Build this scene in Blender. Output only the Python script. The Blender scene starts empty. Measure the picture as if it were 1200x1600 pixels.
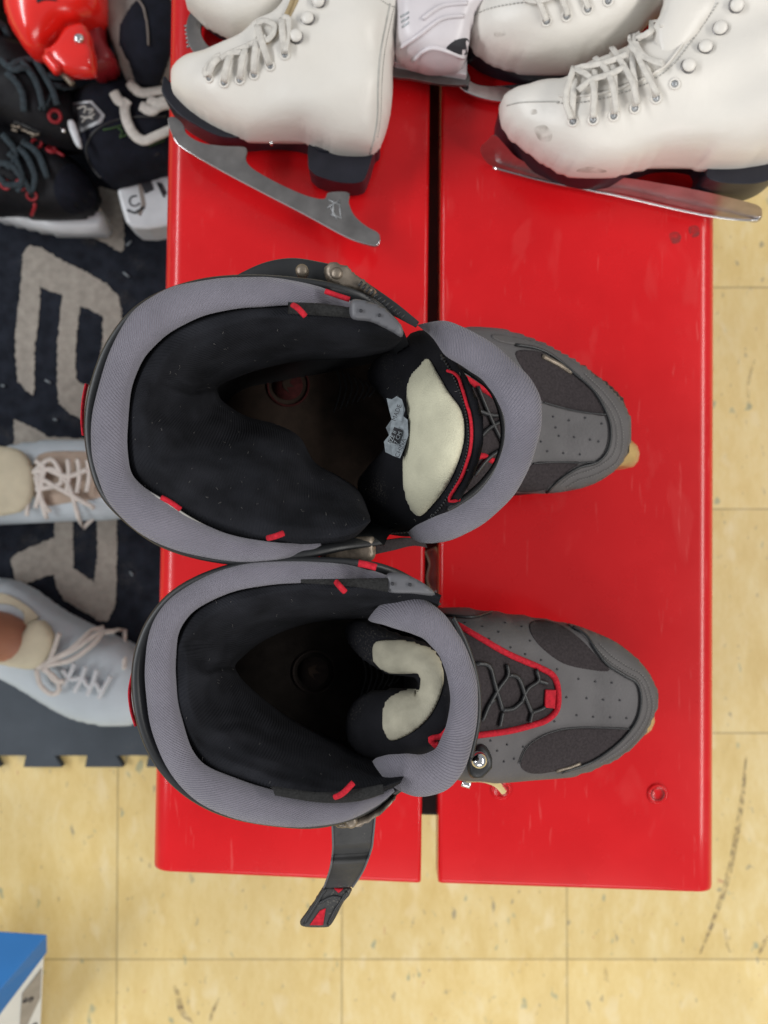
import bpy, bmesh, math, random
import numpy as np
from mathutils import Vector, Matrix, Euler
from mathutils.bvhtree import BVHTree
random.seed(7); np.random.seed(7)
S = bpy.context.scene
# ------------------------------------------------------------------ camera
CAM = Vector((0, 0, 1.22)); F = 1400.0
TILT = math.radians(1.2)
cd = bpy.data.cameras.new('camera'); cam = bpy.data.objects.new('camera', cd)
S.collection.objects.link(cam); S.camera = cam
cam.location = CAM; cam.rotation_euler = (TILT, 0, 0)
cd.sensor_fit = 'VERTICAL'; cd.sensor_height = 36; cd.lens = F/1600*36
cd.clip_start = .02; cd.clip_end = 50
cd.dof.use_dof = True; cd.dof.focus_distance = .50; cd.dof.aperture_fstop = 9
# ------------------------------------------------------------------ world and lamps
W = bpy.data.worlds.new('World'); S.world = W; W.use_nodes = True
bg = W.node_tree.nodes['Background']; bg.inputs[0].default_value = (.93, .96, 1, 1); bg.inputs[1].default_value = .34
S.view_settings.view_transform = 'Standard'; S.view_settings.look = 'None'
S.view_settings.gamma = 1; S.view_settings.exposure = 0; S.view_settings.use_curve_mapping = False
def area(name, loc, target, sx, sy, power, col):
    l = bpy.data.lights.new(name, 'AREA'); l.shape = 'RECTANGLE'; l.size = sx; l.size_y = sy
    l.energy = power; l.color = col
    o = bpy.data.objects.new(name, l); S.collection.objects.link(o); o.location = loc
    o.rotation_euler = (Vector(target)-Vector(loc)).to_track_quat('-Z', 'Y').to_euler()
area('ceiling_lamp', (2.5, -.2, 2.7), (0, 0, .4), 3.2, .45, 74, (1, .97, .92))
area('ceiling_lamp', (-2.6, .3, 2.7), (0, 0, .4), 3.0, .40, 80, (.96, .98, 1))
area('window_light', (.2, -2.9, 2.2), (0, 0, .4), 2.2, 1.0, 34, (1, .98, .95))
ROT = cam.rotation_euler.to_matrix()
def ray(px, py): return (ROT @ Vector(((px-600)/F, (800-py)/F, -1)))
def P(px, py, z):
    d = ray(px, py); return CAM + d*((z-CAM.z)/d.z)
BZ = .46                                            # top of the bench
# ------------------------------------------------------------------ materials
def nt(name):
    m = bpy.data.materials.new(name); m.use_nodes = True
    return m, m.node_tree, m.node_tree.nodes['Principled BSDF']
def mat(name, col, rough=.5, var=.12, scale=60, bump=0, bscale=400, metal=0, coat=0, spec=.5, dust=0, twill=None, trans=0):
    m, t, b = nt(name); N = t.nodes; L = t.links
    co = N.new('ShaderNodeTexCoord')
    n = N.new('ShaderNodeTexNoise'); n.inputs['Scale'].default_value = scale; n.inputs['Detail'].default_value = 5
    L.new(co.outputs['Object'], n.inputs['Vector'])
    r = N.new('ShaderNodeValToRGB'); r.color_ramp.elements[0].position = .3; r.color_ramp.elements[1].position = .7
    c = Vector(col)
    r.color_ramp.elements[0].color = (*(c*(1-var)), 1); r.color_ramp.elements[1].color = (*(c*(1+var)), 1)
    L.new(n.outputs['Fac'], r.inputs['Fac']); out = r.outputs['Color']
    if dust:
        v = N.new('ShaderNodeTexNoise'); v.inputs['Scale'].default_value = 900; v.inputs['Detail'].default_value = 2
        L.new(co.outputs['Object'], v.inputs['Vector'])
        v2 = N.new('ShaderNodeTexNoise'); v2.inputs['Scale'].default_value = 25
        L.new(co.outputs['Object'], v2.inputs['Vector'])
        mu = N.new('ShaderNodeMath'); mu.operation = 'MULTIPLY'; L.new(v.outputs['Fac'], mu.inputs[0]); L.new(v2.outputs['Fac'], mu.inputs[1])
        rr = N.new('ShaderNodeValToRGB'); rr.color_ramp.elements[0].position = .36; rr.color_ramp.elements[1].position = .44
        rr.color_ramp.elements[1].color = (dust, dust, dust, 1); L.new(mu.outputs[0], rr.inputs['Fac'])
        mx = N.new('ShaderNodeMix'); mx.data_type = 'RGBA'; L.new(rr.outputs['Color'], mx.inputs['Factor'])
        L.new(out, mx.inputs['A']); mx.inputs['B'].default_value = (.32, .29, .24, 1); out = mx.outputs['Result']
    L.new(out, b.inputs['Base Color'])
    b.inputs['Roughness'].default_value = rough; b.inputs['Metallic'].default_value = metal
    b.inputs['Specular IOR Level'].default_value = spec
    b.inputs['Coat Weight'].default_value = coat; b.inputs['Coat Roughness'].default_value = .08
    b.inputs['Transmission Weight'].default_value = trans
    hsrc = None
    if twill:
        sep = N.new('ShaderNodeSeparateXYZ'); L.new(co.outputs['UV'], sep.inputs[0])
        a = N.new('ShaderNodeMath'); a.operation = 'MULTIPLY'; a.inputs[1].default_value = 2*math.pi/twill[0]
        L.new(sep.outputs[0], a.inputs[0])
        a2 = N.new('ShaderNodeMath'); a2.operation = 'MULTIPLY'; a2.inputs[1].default_value = 2*math.pi/twill[0]*twill[1]
        L.new(sep.outputs[1], a2.inputs[0])
        ad = N.new('ShaderNodeMath'); ad.operation = 'ADD'; L.new(a.outputs[0], ad.inputs[0]); L.new(a2.outputs[0], ad.inputs[1])
        nn = N.new('ShaderNodeMath'); nn.operation = 'MULTIPLY_ADD'; nn.inputs[1].default_value = .6
        L.new(n.outputs['Fac'], nn.inputs[0]); L.new(ad.outputs[0], nn.inputs[2])
        si = N.new('ShaderNodeMath'); si.operation = 'SINE'; L.new(nn.outputs[0], si.inputs[0]); hsrc = si.outputs[0]
        bm_ = N.new('ShaderNodeBump'); bm_.inputs['Distance'].default_value = twill[2]; bm_.inputs['Strength'].default_value = .6
        L.new(hsrc, bm_.inputs['Height'])
        f = N.new('ShaderNodeTexNoise'); f.inputs['Scale'].default_value = 1500; L.new(co.outputs['Object'], f.inputs['Vector'])
        b2 = N.new('ShaderNodeBump'); b2.inputs['Distance'].default_value = .0004; b2.inputs['Strength'].default_value = .5
        L.new(f.outputs['Fac'], b2.inputs['Height']); L.new(bm_.outputs[0], b2.inputs['Normal']); L.new(b2.outputs[0], b.inputs['Normal'])
    elif bump:
        f = N.new('ShaderNodeTexNoise'); f.inputs['Scale'].default_value = bscale; f.inputs['Detail'].default_value = 4
        L.new(co.outputs['Object'], f.inputs['Vector'])
        b2 = N.new('ShaderNodeBump'); b2.inputs['Distance'].default_value = bump; b2.inputs['Strength'].default_value = .7
        L.new(f.outputs['Fac'], b2.inputs['Height']); L.new(b2.outputs[0], b.inputs['Normal'])
    if name in ('collar_cloth', 'cream_cloth'):
        b.inputs['Sheen Weight'].default_value = .25; b.inputs['Sheen Roughness'].default_value = .5
    return m
M = {}
M['collar'] = mat('collar_cloth', (.178, .168, .200), .9, .10, 40, twill=(.0020, 1.0, .0006), spec=.2)
M['liner'] = mat('liner_fabric', (.0125, .013, .016), .97, .45, 45, twill=(.0016, .3, .00022), spec=.12)
M['tongue'] = mat('tongue_fabric', (.010, .010, .0125), .95, .3, 60, .0004, 900, spec=.2, dust=.12)
M['creamdark'] = mat('dark_cream_cloth', (.40, .375, .29), .95, .22, 70, .0004, 1200, spec=.15)  # darker, greyer cream for the near skate's tongue patch
M['mesh'] = mat('mesh_cloth', (.013, .013, .013), .8, .5, 900, .0010, 1100, spec=.3)
M['cream'] = mat('cream_cloth', (.56, .54, .40), .95, .12, 60, .0007, 1300, spec=.15)
M['greyboot'] = mat('grey_synthetic', (.090, .084, .087), .62, .14, 50, .0004, 500, dust=.06)
M['greyrim'] = mat('grey_rim', (.086, .079, .080), .6, .10, 60, .0002, 900)
M['brownmesh'] = mat('brown_mesh_cloth', (.040, .033, .035), .9, .25, 600, .0005, 1300, spec=.2)
M['shell'] = mat('black_shell', (.016, .017, .019), .45, .3, 30, .0001, 500)
M['greyplastic'] = mat('grey_plastic', (.10, .10, .11), .5, .08, 40, .0001, 700)
M['red'] = mat('red_cord', (.48, .012, .026), .8, .25, 500, .0007, 1100, spec=.25)
M['footbed'] = mat('footbed_cloth', (.030, .020, .015), .9, .3, 90, .0003, 700, spec=.2)
M['footbed_dark'] = mat('dark_footbed_cloth', (.011, .009, .008), .95, .3, 90, .0003, 700, spec=.1)
M['footred_dark'] = mat('dark_footbed_print', (.013, .009, .008), .9, .3, 300, spec=.2)  # near skate's emblem, almost the colour of its dark footbed
M['footred'] = mat('footbed_print', (.042, .008, .008), .9, .3, 300, spec=.2)
M['brass'] = mat('worn_metal', (.20, .165, .13), .45, .5, 120, .0006, 300, metal=.6)
M['chrome'] = mat('chrome', (.75, .75, .76), .12, .06, 60, metal=1)
M['steel'] = mat('blade_steel', (.22, .21, .205), .36, .25, 45, .0003, 160, metal=.8)
M['polished'] = mat('polished_runner', (.42, .37, .37), .33, .15, 60, .0001, 200, metal=.9)
M['gum'] = mat('gum_wheel', (.42, .28, .11), .35, .2, 80)
M['label'] = mat('care_label_grey', (.24, .27, .29), .8, .25, 300, .0004, 500)
M['ink'] = mat('black_ink', (.02, .02, .025), .7)
M['whiteboot'] = mat('white_leather', (.70, .668, .615), .40, .06, 14, .0016, 38)
M['innertan'] = mat('tan_lining', (.38, .29, .16), .8, .2, 60)
M['lace'] = mat('white_lace', (.60, .57, .52), .85, .12, 200, .0005, 1500)
M['sole'] = mat('black_sole', (.012, .012, .018), .38, .3, 50, spec=.35)
M['stitch'] = mat('grey_stitch', (.19, .18, .17), .7, .2, 200)
M['seam'] = mat('grey_seam', (.42, .41, .38), .7, .15, 200)
M['plasticred'] = mat('shiny_red_plastic', (.80, .018, .012), .22, .08, 30, coat=.5)
M['plasticreddark'] = mat('dull_red_plastic', (.22, .008, .012), .4, .2, 30)
M['blackleather'] = mat('black_leather', (.007, .007, .009), .6, .4, 60, .0012, 90, spec=.2)
M['darkfabric'] = mat('dark_navy_cloth', (.006, .007, .013), .85, .3, 80, .0006, 300, spec=.2)
M['taupe'] = mat('taupe_leather', (.20, .17, .15), .7, .3, 30, .0008, 100)
M['holder'] = mat('white_holder_plastic', (.60, .62, .64), .35, .08, 50)
M['greyholder'] = mat('white_plastic_shell', (.62, .58, .60), .35, .06, 40)
M['darklace'] = mat('dark_lace', (.018, .030, .038), .8, .4, 200, .0005, 900)
M['eyered'] = mat('red_eyelet', (.30, .012, .02), .5)
M['green'] = mat('green_thread', (.03, .07, .02), .8)
M['sneaker'] = mat('pale_blue_leather', (.50, .56, .60), .55, .06, 25, .0003, 200)
M['sneakersole'] = mat('sneaker_sole_rubber', (.33, .40, .46), .6, .08, 40)
M['sneakertongue'] = mat('cream_padding', (.60, .545, .40), .85, .10, 40, .0006, 300)
M['pinklace'] = mat('pale_lace', (.64, .59, .54), .85, .12, 100, .0005, 900)
M['skin'] = mat('skin', (.36, .155, .095), .55, .10, 30, .0003, 300)
M['shorts'] = mat('denim_cloth', (.05, .07, .13), .9, .2, 60)
M['blue'] = mat('blue_card', (.008, .125, .36), .5, .05, 20)
M['card'] = mat('white_card', (.62, .62, .58), .6, .05, 20)
M['taupeprint'] = mat('taupe_print', (.28, .25, .21), .6)
M['orange'] = mat('orange_print', (.55, .32, .10), .6)
M['beige'] = mat('beige_pile', (.34, .31, .27), .97, .16, 90, .0025, 500, spec=.1)
M['beam'] = mat('dark_beam', (.02, .016, .015), .5, .4, 40)
M['zinc'] = mat('grey_bracket', (.30, .31, .32), .4, .3, 60, metal=.5)

def red_paint():
    m, t, b = nt('red_bench_paint'); N = t.nodes; L = t.links
    co = N.new('ShaderNodeTexCoord')
    n = N.new('ShaderNodeTexNoise'); n.inputs['Scale'].default_value = 7; n.inputs['Detail'].default_value = 6; n.inputs['Roughness'].default_value = .6
    L.new(co.outputs['Object'], n.inputs['Vector'])
    r = N.new('ShaderNodeValToRGB'); r.color_ramp.elements[0].position = .3; r.color_ramp.elements[1].position = .7
    r.color_ramp.elements[0].color = (.54, .005, .008, 1); r.color_ramp.elements[1].color = (.66, .009, .013, 1)
    L.new(n.outputs['Fac'], r.inputs['Fac'])
    # fine scratches: stretched noise, thresholded
    def scratch(rot, sc, lo):
        mp = N.new('ShaderNodeMapping'); mp.inputs['Rotation'].default_value = (0, 0, rot); mp.inputs['Scale'].default_value = sc
        L.new(co.outputs['Object'], mp.inputs[0])
        s = N.new('ShaderNodeTexNoise'); s.inputs['Scale'].default_value = 1; s.inputs['Detail'].default_value = 3
        s.inputs['Distortion'].default_value = .4
        L.new(mp.outputs[0], s.inputs['Vector'])
        q = N.new('ShaderNodeMapRange'); q.inputs['From Min'].default_value = lo; q.inputs['From Max'].default_value = lo+.06
        L.new(s.outputs['Fac'], q.inputs[0]); return q.outputs[0]
    a = scratch(.5, (260, 22, 1), .685); c = scratch(-.9, (230, 26, 1), .69); d = scratch(.8, (30, 14, 1), .60)
    m1 = N.new('ShaderNodeMath'); m1.operation = 'MAXIMUM'; L.new(a, m1.inputs[0]); L.new(c, m1.inputs[1])
    m2 = N.new('ShaderNodeMath'); m2.operation = 'MULTIPLY_ADD'; m2.inputs[1].default_value = .09; L.new(d, m2.inputs[0]); 
    m3 = N.new('ShaderNodeMath'); m3.operation = 'MULTIPLY'; m3.inputs[1].default_value = .30; L.new(m1.outputs[0], m3.inputs[0]); L.new(m3.outputs[0], m2.inputs[2])
    mx = N.new('ShaderNodeMix'); mx.data_type = 'RGBA'; L.new(m2.outputs[0], mx.inputs['Factor']); L.new(r.outputs[0], mx.inputs['A'])
    mx.inputs['B'].default_value = (.72, .12, .11, 1); L.new(mx.outputs['Result'], b.inputs['Base Color'])
    rg = N.new('ShaderNodeMapRange'); rg.inputs['To Min'].default_value = .20; rg.inputs['To Max'].default_value = .36
    L.new(n.outputs['Fac'], rg.inputs[0]); L.new(rg.outputs[0], b.inputs['Roughness']); b.inputs['Specular IOR Level'].default_value = .25; b.inputs['Coat Weight'].default_value = .24; b.inputs['Coat Roughness'].default_value = .10
    w = N.new('ShaderNodeTexNoise'); w.inputs['Scale'].default_value = 35; w.inputs['Detail'].default_value = 3; L.new(co.outputs['Object'], w.inputs['Vector'])
    bp = N.new('ShaderNodeBump'); bp.inputs['Distance'].default_value = .0003; bp.inputs['Strength'].default_value = .4
    L.new(w.outputs['Fac'], bp.inputs['Height']); L.new(bp.outputs[0], b.inputs['Normal'])
    return m
M['bench'] = red_paint()

def floor_mat():
    m, t, b = nt('vinyl_tiles'); N = t.nodes; L = t.links
    co = N.new('ShaderNodeTexCoord'); sep = N.new('ShaderNodeSeparateXYZ'); L.new(co.outputs['Object'], sep.inputs[0])
    T = .3035; x0 = P(183, 1400, 0).x; y0 = P(500, 1499, 0).y
    def math_(op, a, bb=None, c=None):
        k = N.new('ShaderNodeMath'); k.operation = op
        for i, v in enumerate((a, bb, c)):
            if v is None: continue
            if isinstance(v, (int, float)): k.inputs[i].default_value = v
            else: L.new(v, k.inputs[i])
        return k.outputs[0]
    fx = math_('MULTIPLY_ADD', sep.outputs[0], 1/T, -x0/T+50); fy = math_('MULTIPLY_ADD', sep.outputs[1], 1/T, -y0/T+50)
    def edge(f):
        q = math_('FRACT', f); q = math_('SUBTRACT', q, .5); q = math_('ABSOLUTE', q); return math_('SUBTRACT', .5, q)
    wob = N.new('ShaderNodeTexNoise'); wob.inputs['Scale'].default_value = 25; L.new(co.outputs['Object'], wob.inputs['Vector'])
    e = math_('MINIMUM', edge(fx), edge(fy))
    e = math_('MULTIPLY_ADD', wob.outputs['Fac'], .004, e)
    line = N.new('ShaderNodeMapRange'); line.inputs['From Min'].default_value = .0035; line.inputs['From Max'].default_value = .0075
    line.inputs['To Min'].default_value = 1; line.inputs['To Max'].default_value = 0; L.new(e, line.inputs[0])
    # tile id -> shift of the marbling so that it breaks at every seam
    cx = math_('FLOOR', fx); cy = math_('FLOOR', fy)
    cb = N.new('ShaderNodeCombineXYZ'); L.new(cx, cb.inputs[0]); L.new(cy, cb.inputs[1])
    wn = N.new('ShaderNodeTexWhiteNoise'); wn.noise_dimensions = '3D'; L.new(cb.outputs[0], wn.inputs[0])
    sh = N.new('ShaderNodeVectorMath'); sh.operation = 'MULTIPLY_ADD'; sh.inputs[1].default_value = (7, 7, 7)
    L.new(wn.outputs['Color'], sh.inputs[0]); L.new(co.outputs['Object'], sh.inputs[2])
    mp = N.new('ShaderNodeMapping'); mp.inputs['Rotation'].default_value = (0, 0, .5); mp.inputs['Scale'].default_value = (1, .45, 1); L.new(sh.outputs[0], mp.inputs[0])
    n = N.new('ShaderNodeTexNoise'); n.inputs['Scale'].default_value = 30; n.inputs['Detail'].default_value = 8; n.inputs['Roughness'].default_value = .72; n.inputs['Distortion'].default_value = .15
    L.new(mp.outputs[0], n.inputs['Vector'])
    r = N.new('ShaderNodeValToRGB'); E = r.color_ramp.elements
    E[0].position = .3; E[0].color = (.66, .48, .175, 1); E[1].position = .72; E[1].color = (.79, .65, .34, 1)
    k = E.new(.5); k.color = (.73, .56, .24, 1)
    L.new(n.outputs['Fac'], r.inputs['Fac'])
    tv = N.new('ShaderNodeMix'); tv.data_type = 'RGBA'; tv.blend_type = 'MULTIPLY'; tv.inputs['Factor'].default_value = 1
    g = N.new('ShaderNodeMapRange'); g.inputs['To Min'].default_value = .94; g.inputs['To Max'].default_value = 1.04; L.new(wn.outputs['Value'], g.inputs[0])
    L.new(r.outputs[0], tv.inputs['A']); L.new(g.outputs[0], tv.inputs['B'])
    cur = tv.outputs['Result']
    def layer(cur, scale, lo, hi, col, dist=0, fac=1):
        mp2 = N.new('ShaderNodeMapping'); mp2.inputs['Rotation'].default_value = (0, 0, scale); mp2.inputs['Scale'].default_value = (1, .55, 1); L.new(co.outputs['Object'], mp2.inputs[0])
        s = N.new('ShaderNodeTexNoise'); s.inputs['Scale'].default_value = scale; s.inputs['Detail'].default_value = 2; s.inputs['Distortion'].default_value = dist
        L.new(mp2.outputs[0], s.inputs['Vector'])
        q = N.new('ShaderNodeMapRange'); q.inputs['From Min'].default_value = lo; q.inputs['From Max'].default_value = hi; q.inputs['To Max'].default_value = fac
        L.new(s.outputs['Fac'], q.inputs[0])
        x = N.new('ShaderNodeMix'); x.data_type = 'RGBA'; L.new(q.outputs[0], x.inputs['Factor']); L.new(cur, x.inputs['A']); x.inputs['B'].default_value = (*col, 1)
        return x.outputs['Result']
    cur = layer(cur, 70, .67, .75, (.30, .26, .17), .1, .8)
    cur = layer(cur, 150, .68, .76, (.36, .27, .15), .1, .7)
    cur = layer(cur, 47, .68, .74, (.30, .33, .22), .2, .75)
    cur = layer(cur, 93, .73, .78, (.50, .22, .12), .6, .7)
    cur = layer(cur, 33, .60, .72, (.80, .68, .42), .3, .5)
    cur = layer(cur, 5, .50, .75, (.54, .42, .21), .5, .3)
    lx = N.new('ShaderNodeMix'); lx.data_type = 'RGBA'; lf = math_('MULTIPLY', line.outputs[0], .52); L.new(lf, lx.inputs['Factor']); L.new(cur, lx.inputs['A']); lx.inputs['B'].default_value = (.15, .11, .05, 1)
    L.new(lx.outputs['Result'], b.inputs['Base Color'])
    b.inputs['Roughness'].default_value = .42
    bp = N.new('ShaderNodeBump'); bp.inputs['Distance'].default_value = .0004; bp.inputs['Strength'].default_value = .4
    L.new(n.outputs['Fac'], bp.inputs['Height']); L.new(bp.outputs[0], b.inputs['Normal'])
    return m
M['floor'] = floor_mat()
M['rug'] = mat('navy_pile', (.017, .020, .028), .97, .35, 60, .0022, 420, spec=.12, dust=.25)
M['foam'] = mat('grey_foam', (.052, .064, .078), .8, .12, 25, .0006, 260, dust=.12)
def scuff_mat(name, col, fac):
    m, t, b = nt(name); N = t.nodes; L = t.links
    co = N.new('ShaderNodeTexCoord'); n = N.new('ShaderNodeTexNoise'); n.inputs['Scale'].default_value = 130; n.inputs['Detail'].default_value = 5
    L.new(co.outputs['Object'], n.inputs['Vector'])
    q = N.new('ShaderNodeMapRange'); q.inputs['From Min'].default_value = .35; q.inputs['From Max'].default_value = .7; q.inputs['To Max'].default_value = fac
    L.new(n.outputs['Fac'], q.inputs[0]); L.new(q.outputs[0], b.inputs['Alpha']); b.inputs['Base Color'].default_value = (*col, 1); b.inputs['Roughness'].default_value = .6
    return m
M['scuff'] = scuff_mat('rubber_scuff', (.24, .18, .11), .6)
M['wear'] = scuff_mat('worn_spot', (.22, .03, .03), .9)
M['grime'] = scuff_mat('leather_grime', (.25, .20, .15), .35)
# ------------------------------------------------------------------ object helpers
def finish(name, me, m, parent=None, smooth=True):
    if smooth and len(me.polygons): me.polygons.foreach_set('use_smooth', [True]*len(me.polygons))
    me.update(); o = bpy.data.objects.new(name, me); S.collection.objects.link(o)
    if m is not None: me.materials.append(M[m] if isinstance(m, str) else m)
    if parent is not None: adopt(o, parent)
    return o
def rootloc(p):
    v = Vector((0, 0, 0))
    while p is not None: v += p.location; p = p.parent
    return v
def adopt(o, parent):
    o.parent = parent; o.matrix_parent_inverse = Matrix.Translation(-parent.location)
def thing(name, label, cat, loc, group=None):
    o = bpy.data.objects.new(name, None); S.collection.objects.link(o); o.location = loc; o.empty_display_size = .05
    o['label'] = label; o['category'] = cat
    if group: o['group'] = group
    return o
def tag(o, label, cat, group=None):
    o['label'] = label; o['category'] = cat
    if group: o['group'] = group
    return o
def mesh(name, verts, faces):
    me = bpy.data.meshes.new(name); me.from_pydata([tuple(v) for v in verts], [], faces); me.validate(); return me
def spline(pts, n, closed=False):
    """Catmull-Rom through pts (any dimension), n samples by arc length."""
    p = np.array(pts, float); k = len(p); out = []
    segs = k if closed else k-1
    for i in range(segs):
        if closed: a, b, c, d = p[(i-1) % k], p[i], p[(i+1) % k], p[(i+2) % k]
        else: a, b, c, d = p[max(i-1, 0)], p[i], p[i+1], p[min(i+2, k-1)]
        for t in np.linspace(0, 1, 12, endpoint=False):
            out.append(.5*((2*b)+(-a+c)*t+(2*a-5*b+4*c-d)*t*t+(-a+3*b-3*c+d)*t**3))
    out.append(p[0] if closed else p[-1]); out = np.array(out)
    s = np.concatenate([[0], np.cumsum(np.linalg.norm(np.diff(out[:, :2], axis=0), axis=1))])
    q = np.linspace(0, s[-1], n, endpoint=not closed)
    return np.stack([np.interp(q, s, out[:, j]) for j in range(out.shape[1])], 1)
def spline_u(pts, n):
    """Catmull-Rom sampled evenly by control index, so paired rows stay paired."""
    p = np.array(pts, float); k = len(p); res = []
    for q in np.linspace(0, k-1, n):
        i = min(int(q), k-2); t = q-i; a, b, c, d = p[max(i-1, 0)], p[i], p[i+1], p[min(i+2, k-1)]
        res.append(.5*((2*b)+(-a+c)*t+(2*a-5*b+4*c-d)*t*t+(-a+3*b-3*c+d)*t**3))
    return np.array(res)
def loft(name, rows, m, parent, closed=False, uv=True, sub=0, solid=0):
    """rows: list of lists of world points (equal length)."""
    nr, nc = len(rows), len(rows[0]); V = [v for r in rows for v in r]; Fc = []
    for i in range(nr-1):
        for j in range(nc if closed else nc-1):
            j2 = (j+1) % nc; Fc.append((i*nc+j, i*nc+j2, (i+1)*nc+j2, (i+1)*nc+j))
    me = mesh(name, V, Fc)
    if uv and not closed:
        A = np.array([[tuple(v) for v in r] for r in rows])
        ul = np.concatenate([[0], np.cumsum(np.linalg.norm(np.diff(A[nr//2], axis=0), axis=1))])
        vl = np.concatenate([[0], np.cumsum(np.linalg.norm(np.diff(A[:, nc//2], axis=0), axis=1))])
        l = me.uv_layers.new(name='UVMap')
        for pl in me.polygons:
            for li in pl.loop_indices:
                vi = me.loops[li].vertex_index; l.data[li].uv = (ul[vi % nc], vl[vi//nc])
    o = finish(name, me, m, parent)
    if solid: s = o.modifiers.new('s', 'SOLIDIFY'); s.thickness = solid; s.offset = -1
    if sub: s = o.modifiers.new('u', 'SUBSURF'); s.levels = s.render_levels = sub
    return o
def edge_tube(name, outer, inner, zs, m, parent, hr=.75, n=90, nc=20, fill=1.0, lift=0):
    """padded roll between two traced edges; zs heights per control point (z of the roll's mid-plane)."""
    o = spline_u(outer, n) if len(outer) == len(inner) else None
    if o is None: oo = spline(outer, n); ii = spline(inner, n)
    else: oo = o; ii = spline_u(inner, n)
    zz = np.interp(np.linspace(0, 1, n), np.linspace(0, 1, len(zs)), zs)
    ctr = []; hw = []; sd = []
    for k in range(n):
        a = P(oo[k][0], oo[k][1], zz[k]); b = P(ii[k][0], ii[k][1], zz[k])
        ctr.append((a+b)/2); w = (b-a); hw.append(max(w.length/2, .0008)); sd.append(w.normalized() if w.length > 1e-6 else Vector((1, 0, 0)))
    if name in ('collar', 'tongue_collar'):
        ph = outer[0][0]; hw = [w*(1+.025*math.sin(k*.31+ph)+.02*math.sin(k*.83+ph*2)) for k, w in enumerate(hw)]
    for _ in range(3):
        hw = [hw[0]]+[(hw[i-1]+2*hw[i]+hw[i+1])/4 for i in range(1, n-1)]+[hw[-1]]
    rows = []
    for c in range(nc+1):
        a = 2*math.pi*c/nc; row = []
        for k in range(n):
            row.append(ctr[k]+sd[k]*math.cos(a)*hw[k]*fill+Vector((0, 0, 1))*(math.sin(a)*hw[k]*hr))
        rows.append(row)
    ob = loft(name, rows, m, parent)
    # end caps
    bm = bmesh.new(); bm.from_mesh(ob.data)
    bm.verts.ensure_lookup_table()
    for e in (0, n-1):
        try: bm.faces.new([bm.verts[c*n+e] for c in range(nc)])
        except Exception: pass
    bm.to_mesh(ob.data); bm.free(); ob.data.polygons.foreach_set('use_smooth', [True]*len(ob.data.polygons))
    return ob
def tube_verts(path, r, nc=8, flat=1.0):
    V = []; Fc = []; n = len(path); up = Vector((0, 0, 1))
    for k in range(n):
        t = (path[min(k+1, n-1)]-path[max(k-1, 0)]); t = t.normalized() if t.length > 1e-9 else Vector((1, 0, 0))
        s = t.cross(up); s = s.normalized() if s.length > 1e-3 else Vector((1, 0, 0)); u = s.cross(t).normalized()
        rr = r[k] if hasattr(r, '__len__') else r
        for c in range(nc):
            a = 2*math.pi*c/nc; V.append(path[k]+s*math.cos(a)*rr+u*math.sin(a)*rr*flat)
    for k in range(n-1):
        for c in range(nc):
            Fc.append((k*nc+c, k*nc+(c+1) % nc, (k+1)*nc+(c+1) % nc, (k+1)*nc+c))
    Fc.append(tuple(range(nc))[::-1]); Fc.append(tuple((n-1)*nc+c for c in range(nc)))
    return V, Fc
def tubes(name, paths, r, m, parent, nc=8, flat=1.0):
    V = []; Fc = []
    for p in paths:
        v, f = tube_verts(p, r, nc, flat); b = len(V); V += v; Fc += [tuple(i+b for i in q) for q in f]
    return finish(name, mesh(name, V, Fc), m, parent)
def pxpath(pts, n=24):
    return [P(a, b, c) for a, b, c in spline(pts, n)]
# ---- filled outlines
def fill_grid(polys, s):
    """grid mesh of an outline (even-odd over several rings) with its rim snapped to the outline."""
    A = []; B = []
    for p in polys:
        p = np.array(p, float)[:, :2]; A.append(p); B.append(np.roll(p, -1, 0))
    A = np.concatenate(A); B = np.concatenate(B); D = B-A; DD = (D**2).sum(1)+1e-18
    lo = A.min(0)-s*1.01; hi = A.max(0)+s*1.01
    nx = int((hi[0]-lo[0])/s)+2; ny = int((hi[1]-lo[1])/s)+2
    X, Y = np.meshgrid(lo[0]+s*np.arange(nx), lo[1]+s*np.arange(ny), indexing='ij')
    Q = np.stack([X.ravel(), Y.ravel()], 1); ins = np.zeros(len(Q), bool)
    for a, b in zip(A, B):
        if a[1] == b[1]: continue
        c = ((a[1] > Q[:, 1]) != (b[1] > Q[:, 1])) & (Q[:, 0] < (b[0]-a[0])*(Q[:, 1]-a[1])/(b[1]-a[1])+a[0]); ins ^= c
    I = ins.reshape(nx, ny)
    cell = I[:-1, :-1] | I[1:, :-1] | I[:-1, 1:] | I[1:, 1:]
    use = np.zeros((nx, ny), bool); use[:-1, :-1] |= cell; use[1:, :-1] |= cell; use[:-1, 1:] |= cell; use[1:, 1:] |= cell
    rim = use & ~I; R = rim.ravel()
    for k in np.nonzero(R)[0]:
        q = Q[k]; t = np.clip(((q-A)*D).sum(1)/DD, 0, 1); c = A+D*t[:, None]; j = ((c-q)**2).sum(1).argmin(); Q[k] = c[j]
    idx = -np.ones(nx*ny, int); sel = np.nonzero(use.ravel())[0]; idx[sel] = np.arange(len(sel)); idx = idx.reshape(nx, ny)
    faces = [(idx[i, j], idx[i+1, j], idx[i+1, j+1], idx[i, j+1]) for i, j in zip(*np.nonzero(cell))]
    u = np.zeros((nx, ny)); 
    for _ in range(int(max(nx, ny)**1.25)*3):
        w = .25*(np.roll(u, 1, 0)+np.roll(u, -1, 0)+np.roll(u, 1, 1)+np.roll(u, -1, 1))+.25
        u = np.where(I, w, 0)
    h = np.sqrt(np.maximum(u.ravel()[sel], 0)); h /= max(h.max(), 1e-9)
    return Q[sel], faces, h, R[sel]
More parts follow.
